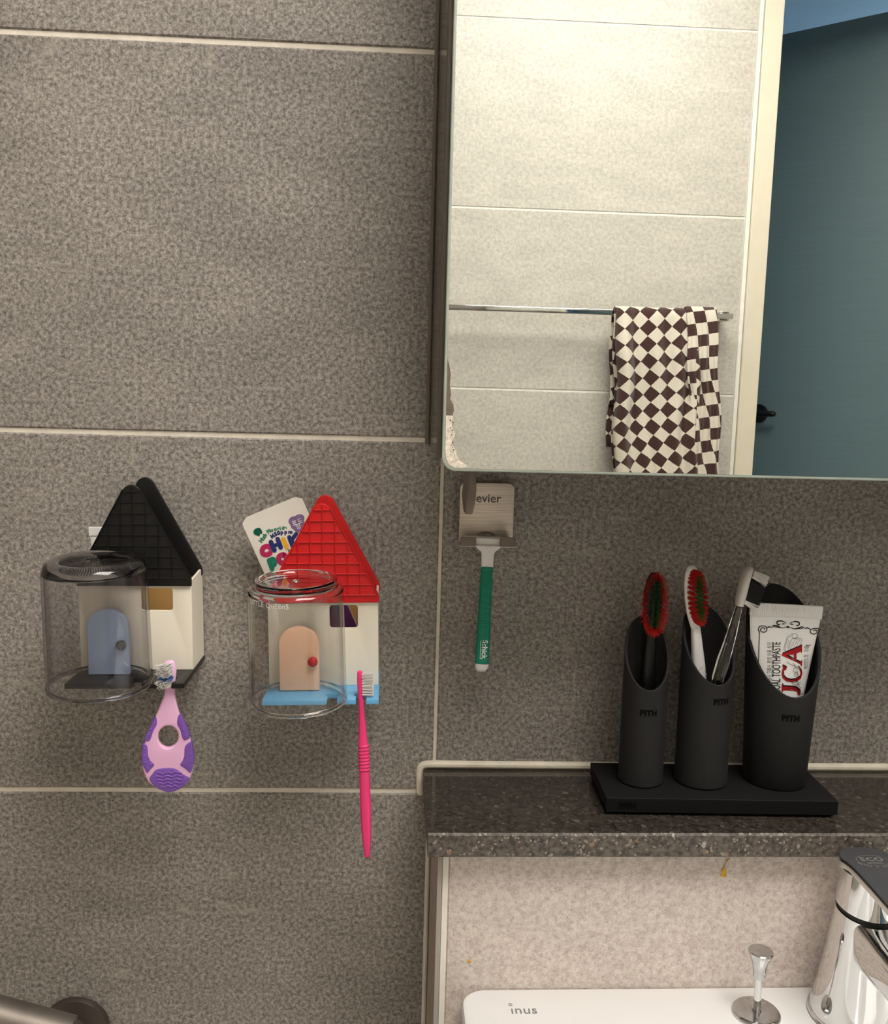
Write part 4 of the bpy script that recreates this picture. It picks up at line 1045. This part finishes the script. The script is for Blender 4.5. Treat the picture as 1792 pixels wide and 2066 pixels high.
# red serif letters, reading upwards: J, C, A with black shading behind
LET = {'A': [[(592, 1228), (598, 1216), (892, 1092), (888, 1078), (898, 1080), (898, 1205), (890, 1206), (884, 1180), (810, 1215), (812, 1320), (884, 1352), (890, 1328), (899, 1330), (898, 1408), (888, 1408), (882, 1376), (606, 1248), (592, 1240)], [(660, 1236), (780, 1306), (778, 1226)][::1]],
       'J': [[(590, 1690), (606, 1690), (612, 1718), (790, 1728), (850, 1760), (880, 1800), (872, 1850), (840, 1838), (836, 1800), (800, 1788), (612, 1778), (606, 1806), (590, 1806)]]}
def cshape():
    o_, i_ = [], []
    for k in range(25):
        a = R(-58+296*k/24-90+26); o_.append((748+150*math.cos(a), 1545+105*math.sin(a)*1.0)); i_.append((752+132*math.cos(a), 1530+70*math.sin(a)))
    return [o_+i_[::-1]]
C_OUT = [(600, 1395), (660, 1425), (662, 1462), (632, 1470), (616, 1500), (622, 1560), (660, 1600), (730, 1620), (800, 1608), (862, 1570), (880, 1520), (868, 1460), (830, 1415), (850, 1420), (890, 1470), (902, 1535), (885, 1600), (830, 1638), (740, 1650), (660, 1638), (605, 1590), (588, 1520), (598, 1462), (612, 1425), (594, 1408)]
LET['C'] = [C_OUT]
for k_, lp in LET.items():
    tpoly([lp[0]]+[l for l in lp[1:]], INKBLK, .0003, .0004 if k_ != 'C' else .0004, .0010, 'letter_shadow')
    tpoly([lp[0]]+[l for l in lp[1:]], PRED, .0005, 0, 0, 'letter')
# script word across the letters
sc_ = MB()
for st, wd in (([(665, 1335), (720, 1375), (790, 1400), (830, 1420)], .35), ([(760, 1355), (800, 1400), (830, 1440), (800, 1500), (770, 1480), (775, 1440), (820, 1430)], .3), ([(830, 1480), (830, 1540), (800, 1560), (785, 1530), (810, 1505), (835, 1520), (850, 1600), (790, 1660), (745, 1640), (770, 1680), (840, 1690), (880, 1670)], .3), ([(800, 1610), (840, 1660), (860, 1720), (880, 1740), (850, 1770), (830, 1830), (870, 1850), (910, 1800)], .35), ([(880, 1640), (820, 1700), (860, 1800), (920, 1830)], .28)):
    m_ = tstroke(st, wd, layer=.0008); sc_.add((m_.v, m_.f))
sc_.build('script', INKBLK, prt)
# charcoal drawing
ch = MB()
for st in ([(640, 1165), (625, 1130), (680, 960), (725, 945), (750, 910), (795, 905), (835, 925), (828, 960), (895, 985), (902, 1015), (850, 1120), (830, 1145)], [(690, 965), (650, 1090), (645, 1165), (690, 1170), (745, 1000), (790, 985), (835, 970)], [(720, 1150), (800, 995), (840, 1000), (895, 1010)], [(760, 920), (750, 960), (790, 975), (825, 955)], [(700, 1000), (668, 1120)], [(725, 1000), (690, 1140)], [(830, 1010), (770, 1130)], [(862, 1015), (800, 1130)]):
    m_ = tstroke(st, .22, layer=.0003); ch.add((m_.v, m_.f))
ch.build('charcoal_drawing', INKBLK, prt)
def vtext(s, zx, z0, z1, size, mat, sx=1., off=0.):
    """line of type reading upwards at zoom column zx, from z0 (bottom) to z1 (top)"""
    a = tz(zx, z0); b = tz(zx+4, z1); v, f = text(s, size, 0, off, 'LEFT'); wid = max(p[0] for p in v); L = math.hypot(b[0]-a[0], b[1]-a[1]); k = L/wid
    ux, uz = (b[0]-a[0])/L, (b[1]-a[1])/L
    MB().add((v, f), lambda p: on_tube(Vector((a[0]+ux*p.x*k-(-1)*0-uz*p.z, 0, a[1]+uz*p.x*k+ux*p.z)), .0004)).build('small_print', mat, prt)
vtext('COAL TOOTHPASTE', 512, 1825, 1035, .0092, INKBLK, off=.00005)
vtext('차 클래식 고불소 블랙 차콜 치약', 412, 1750, 1040, .0052, PGREY)
vtext('110g', 976, 1185, 1075, .0062, INKBLK)
vtext('허브민트 향', 968, 1445, 1230, .0050, PGREY)

# ================================================================== basin, tap, waste rod
ZS = Z0-.110
bs = thing('wash_basin', 'white ceramic wash basin fixed under the stone shelf', 'basin', (.36, -.12, ZS))
bxL, bxR, byB, byF = .0185-.36, .72-.36, -.1055+.12, -.56+.12
def basin():
    """outer rounded block with a bowl let into the front part"""
    def ringpts(x0, x1, y0, y1, r, n=8):
        return [(p[0], p[1]) for p in rrect(x0, x1, y0, y1, r, n)]
    o = [ringpts(bxL+.012, bxR-.012, byF+.012, byB-.004, .02), ringpts(bxL+.012, bxR-.012, byF+.012, byB-.004, .02)]
    rings = [(ringpts(bxL+.05, bxR-.05, byF+.10, byB-.02, .06), -.16), (ringpts(bxL+.01, bxR-.01, byF+.02, byB-.001, .04), -.07), (ringpts(bxL, bxR, byF, byB, .018), -.012), (ringpts(bxL, bxR, byF, byB, .018), -.006),
             (ringpts(bxL+.0015, bxR-.0015, byF+.0015, byB-.0012, .017), -.0018), (ringpts(bxL+.005, bxR-.005, byF+.005, byB-.004, .014), 0),
             (ringpts(bxL+.055, bxR-.055, byF+.035, byB-.105, .06), 0), (ringpts(bxL+.062, bxR-.062, byF+.042, byB-.112, .06), -.004), (ringpts(bxL+.085, bxR-.085, byF+.07, byB-.135, .07), -.07), (ringpts(bxL+.16, bxR-.16, byF+.13, byB-.18, .06), -.115), ]
    v, f = [], []; n = len(rings[0][0])
    for pts, z in rings: v += [(p[0], p[1], z) for p in pts]
    for k in range(len(rings)-1):
        for i in range(n): j = (i+1) % n; f.append((k*n+i, k*n+j, (k+1)*n+j, (k+1)*n+i))
    f.append(tuple(range(n))); f.append(tuple(range((len(rings)-1)*n, len(rings)*n)))
    return v, f
MB().add(basin()).build('bowl', WHITEC, bs, 40)
MB().add(text('ınus', .0120, .00005, .00005, sp=1.05), lambda p: Vector((.0642-.36+p.x*1.0, -.1330+.12+p.z*1.0, .0002-p.y))).add(lathe([(.0009, .0002), (.0015, .0002)], 20), lambda p: p+Vector((.0550-.36, -.1330+.12+.0066, 0))).build('lettering', PGREY, bs)

rd = thing('waste_rod', 'chrome pop-up waste knob on its round plate on the basin', 'waste knob', (.2372, -.1395, ZS+.0002))
MB().add(lathe([(0, 0), (.0174, 0), (.0174, .0016), (.0164, .0028), (.0152, .0032), (.0034, .0034), (.0034, .0050), (0, .0050)], 40)).build('plate', CHROMED, rd, 40)
MB().add(lathe([(.0027, .004), (.0027, .0320)], 20)).build('rod', CHROME, rd, 40)
MB().add(lathe([(0, .0290), (.0042, .0290), (.0045, .0300), (.0047, .0345), (.0055, .0400), (.0075, .0455), (.0090, .0488), (.0090, .0500), (.0084, .0506), (0, .0506)], 32)).build('knob', CHROMED, rd, 40)

fx, fy = .3120, -.1430
fa = thing('basin_tap', 'chrome single-lever basin tap with a black top plate', 'tap', (fx, fy, ZS+.0002))
MB().add(lathe([(0, 0), (.0345, 0), (.0350, .0012), (.0345, .0026), (.0330, .0034), (0, .0034)], 48)).build('foot_ring', CHROME, fa, 40)
# body: tapered column, leaning a little forward at the top, with spout reaching to the viewer
def loft(rings, n=40):
    v, f = [], []
    for cx_, cy_, z, rx, ry, tiltz in rings:
        for i in range(n):
            q = 2*PI*i/n; x, y = rx*math.cos(q), ry*math.sin(q); v.append((cx_+x, cy_+y, z+tiltz*y))
    for k in range(len(rings)-1):
        for i in range(n): j = (i+1) % n; f.append((k*n+i, k*n+j, (k+1)*n+j, (k+1)*n+i))
    f.append(tuple(range(n))[::-1]); f.append(tuple(range((len(rings)-1)*n, len(rings)*n))); return v, f
MB().add(loft([(0, 0, .0036, .0330, .0330, 0), (0, 0, .012, .0318, .0318, 0), (0, -.0003, .030, .0285, .0288, 0), (0, -.0006, .055, .0248, .0252, 0), (0, -.0008, .075, .0224, .0228, .04), (0, -.001, .0850, .0214, .0218, .08)])).build('body', CHROME, fa, 50)
sp_ = [(0, -.004, .0680), (0, -.030, .0676), (0, -.060, .0676), (0, -.095, .0680), (0, -.120, .0680)]
MB().add(sweep(sp_, [.0168, .0168, .0165, .0160, .0155], [.0178, .0168, .0152, .0130, .0115], 28, 4.5, (0, 0, 1), (False, True))).build('spout', CHROME, fa, 50)
MB().add(loft([(0, -.001, .0852, .0204, .0208, .08), (0, -.001, .0889, .0204, .0208, .08)])).build('gap_ring', BLACKPL, fa, 40)
hd = loft([(0, -.001, .0890, .0214, .0218, .08), (0, -.001, .092, .0212, .0217, .06), (0, -.001, .108, .0203, .0208, .03), (0, -.001, .1160, .0199, .0204, .0)])
hh = MB().add(hd).build('handle', CHROME, fa, 40)
lev = [[(-.0185, -.004), (-.0205, .004), (-.0190, .0105), (-.0140, .0165), (-.0070, .0198), (0, .0205), (.0070, .0198), (.0140, .0165), (.0190, .0105), (.0205, .004), (.0185, -.004), (.0165, -.030), (.0150, -.060), (.0130, -.085), (.0100, -.092), (0, -.094), (-.0100, -.092), (-.0130, -.085), (-.0150, -.060), (-.0165, -.030)]]
lp = [(p.x, p.y) for p in spline([q+(0,) for q in lev[0]], 3, True)]
slope = lambda y: .10*min(0, y+.010)
MB().add(plate([lp], 0, .006, .0010), lambda p: Vector((p.x, p.z-.001, .1162+(.006-p.y)*.9-.0005+slope(p.z)))).build('lever', CHROME, hh, 40)
lp2 = [(p[0]*.985, p[1]*.992) for p in lp]
MB().add(plate([lp2], 0, .0012, .0004), lambda p: Vector((p.x, p.z-.001, .1217+(.0012-p.y)+slope(p.z)))).build('top_plate', PLATEG, hh, 40)
lgo = MB()
lgo.add(([( .0120*math.cos(a), .0075*math.sin(a), 0) for a in [2*PI*i/36 for i in range(36)]]+[(.0116*math.cos(a), .0071*math.sin(a), 0) for a in [2*PI*i/36 for i in range(36)]], [(i, (i+1) % 36, 36+(i+1) % 36, 36+i) for i in range(36)]))
lgo.add(text('ECO', .0070, 0, .0002, sp=1.1), lambda p: Vector((p.x*1.15, p.z+.0014, 0)))
lgo.add(text('SAVING', .0030, 0, .0001, sp=1.1), lambda p: Vector((p.x, p.z-.0038, 0)))
for k, ch_ in enumerate('WATER & ENERGY'):
    a = R(205+k*10); lgo.add(text(ch_, .0024, 0, .0001), lambda p: Vector((math.cos(a)*.0138+p.x*math.sin(a)*-1-p.z*math.cos(a), math.sin(a)*.0094+p.x*math.cos(a)-p.z*math.sin(a), 0)))
MB().add((lgo.v, lgo.f), lambda p: Vector((p.x+.001, p.y-.001, .1232+slope(p.y)))).build('lettering', PGREY, hh)

# ================================================================== shower fitting in the lower left corner
fl = at(152, 2078, .004)
FLD = M('dark_flange_metal', (84, 76, 69), rough=.45, metal=.5, var=.1)
sm = thing('shower_fitting', 'grey metal wall fitting with round flange in the lower left corner', 'shower fitting', (fl.x, 0, fl.z))
MB().add(lathe([(0, .0005), (.0290, .0005), (.0290, .0040), (.0280, .0062), (.0130, .0075), (.0115, .0200), (0, .0200)], 40), lambda p: Vector((p.x, -p.z, p.y))).build('flange', FLD, sm, 40)
MB().add(sweep([(0, -.018, 0), (-.002, -.040, .004), (-.006, -.060, .012)], [.0085]*3, [.0085]*3, 16, 2, (1, 0, 0))).build('stem', FLANGE, sm, 40)
A_ = at(140, 2092, .075)-Vector((fl.x, 0, fl.z)); B_ = at(-160, 2012, .075)-Vector((fl.x, 0, fl.z))
MB().add(sweep([A_, A_.lerp(B_, .3), A_.lerp(B_, .7), B_], [.0155]*4, [.0155]*4, 28, 2, (0, -1, 0), (False, True))).build('barrel', FLANGE, sm, 40)
C_ = A_.lerp(B_, .30)+Vector((0, -.0152, -.008)); D_ = A_.lerp(B_, .9)+Vector((0, -.0152, -.008))
MB().add(sweep([C_, D_], [.0030]*2, [.0016]*2, 8, 3, round_ends=(False, False))).build('slot', BLACKPL, sm)
MB().add(sweep([C_+Vector((-.006, -.001, -.006)), D_+Vector((0, -.001, -.006))], [.0075]*2, [.0040]*2, 14, 2.4)).build('lever', CHROME, sm, 40)

# ================================================================== stray residue on the low wall
def speck(label, c, pts, stem=None):
    o = thing('dried_residue', label, 'stain', c)
    MB().add(plate([[(p.x, p.y) for p in spline([q+(0,) for q in pts], 4, True)]], -.0007, -.0001, .0002)).build('crust', STAINM, o, 40)
    if stem: MB().add(sweep([(p[0], -.0005, p[1]) for p in stem], [.0003]*len(stem), [.0003]*len(stem), 6)).build('thread', STAINM, o)
c = at(1460, 1758, HWT)
speck('small yellow dried residue on the beige wall below the shelf', (c.x, -HWT, c.z), [(-.0022, -.0038), (.0018, -.0042), (.0024, -.0030), (.0012, -.0018), (.0026, -.0006), (.0014, .0012), (.0010, .0030), (-.0004, .0036), (-.0012, .0020), (-.0020, .0010), (-.0012, -.0008)], [(0, .003), (.0006, .006), (.0022, .0090), (.0040, .0105)])
c = at(947, 1939, HWT)
speck('tiny ochre speck on the beige wall above the basin corner', (c.x, -HWT, c.z), [(-.0016, -.0008), (-.0002, -.0006), (.0006, -.0016), (.0010, -.0004), (.0018, .0002), (.0008, .0008), (.0004, .0018), (-.0008, .0012)])
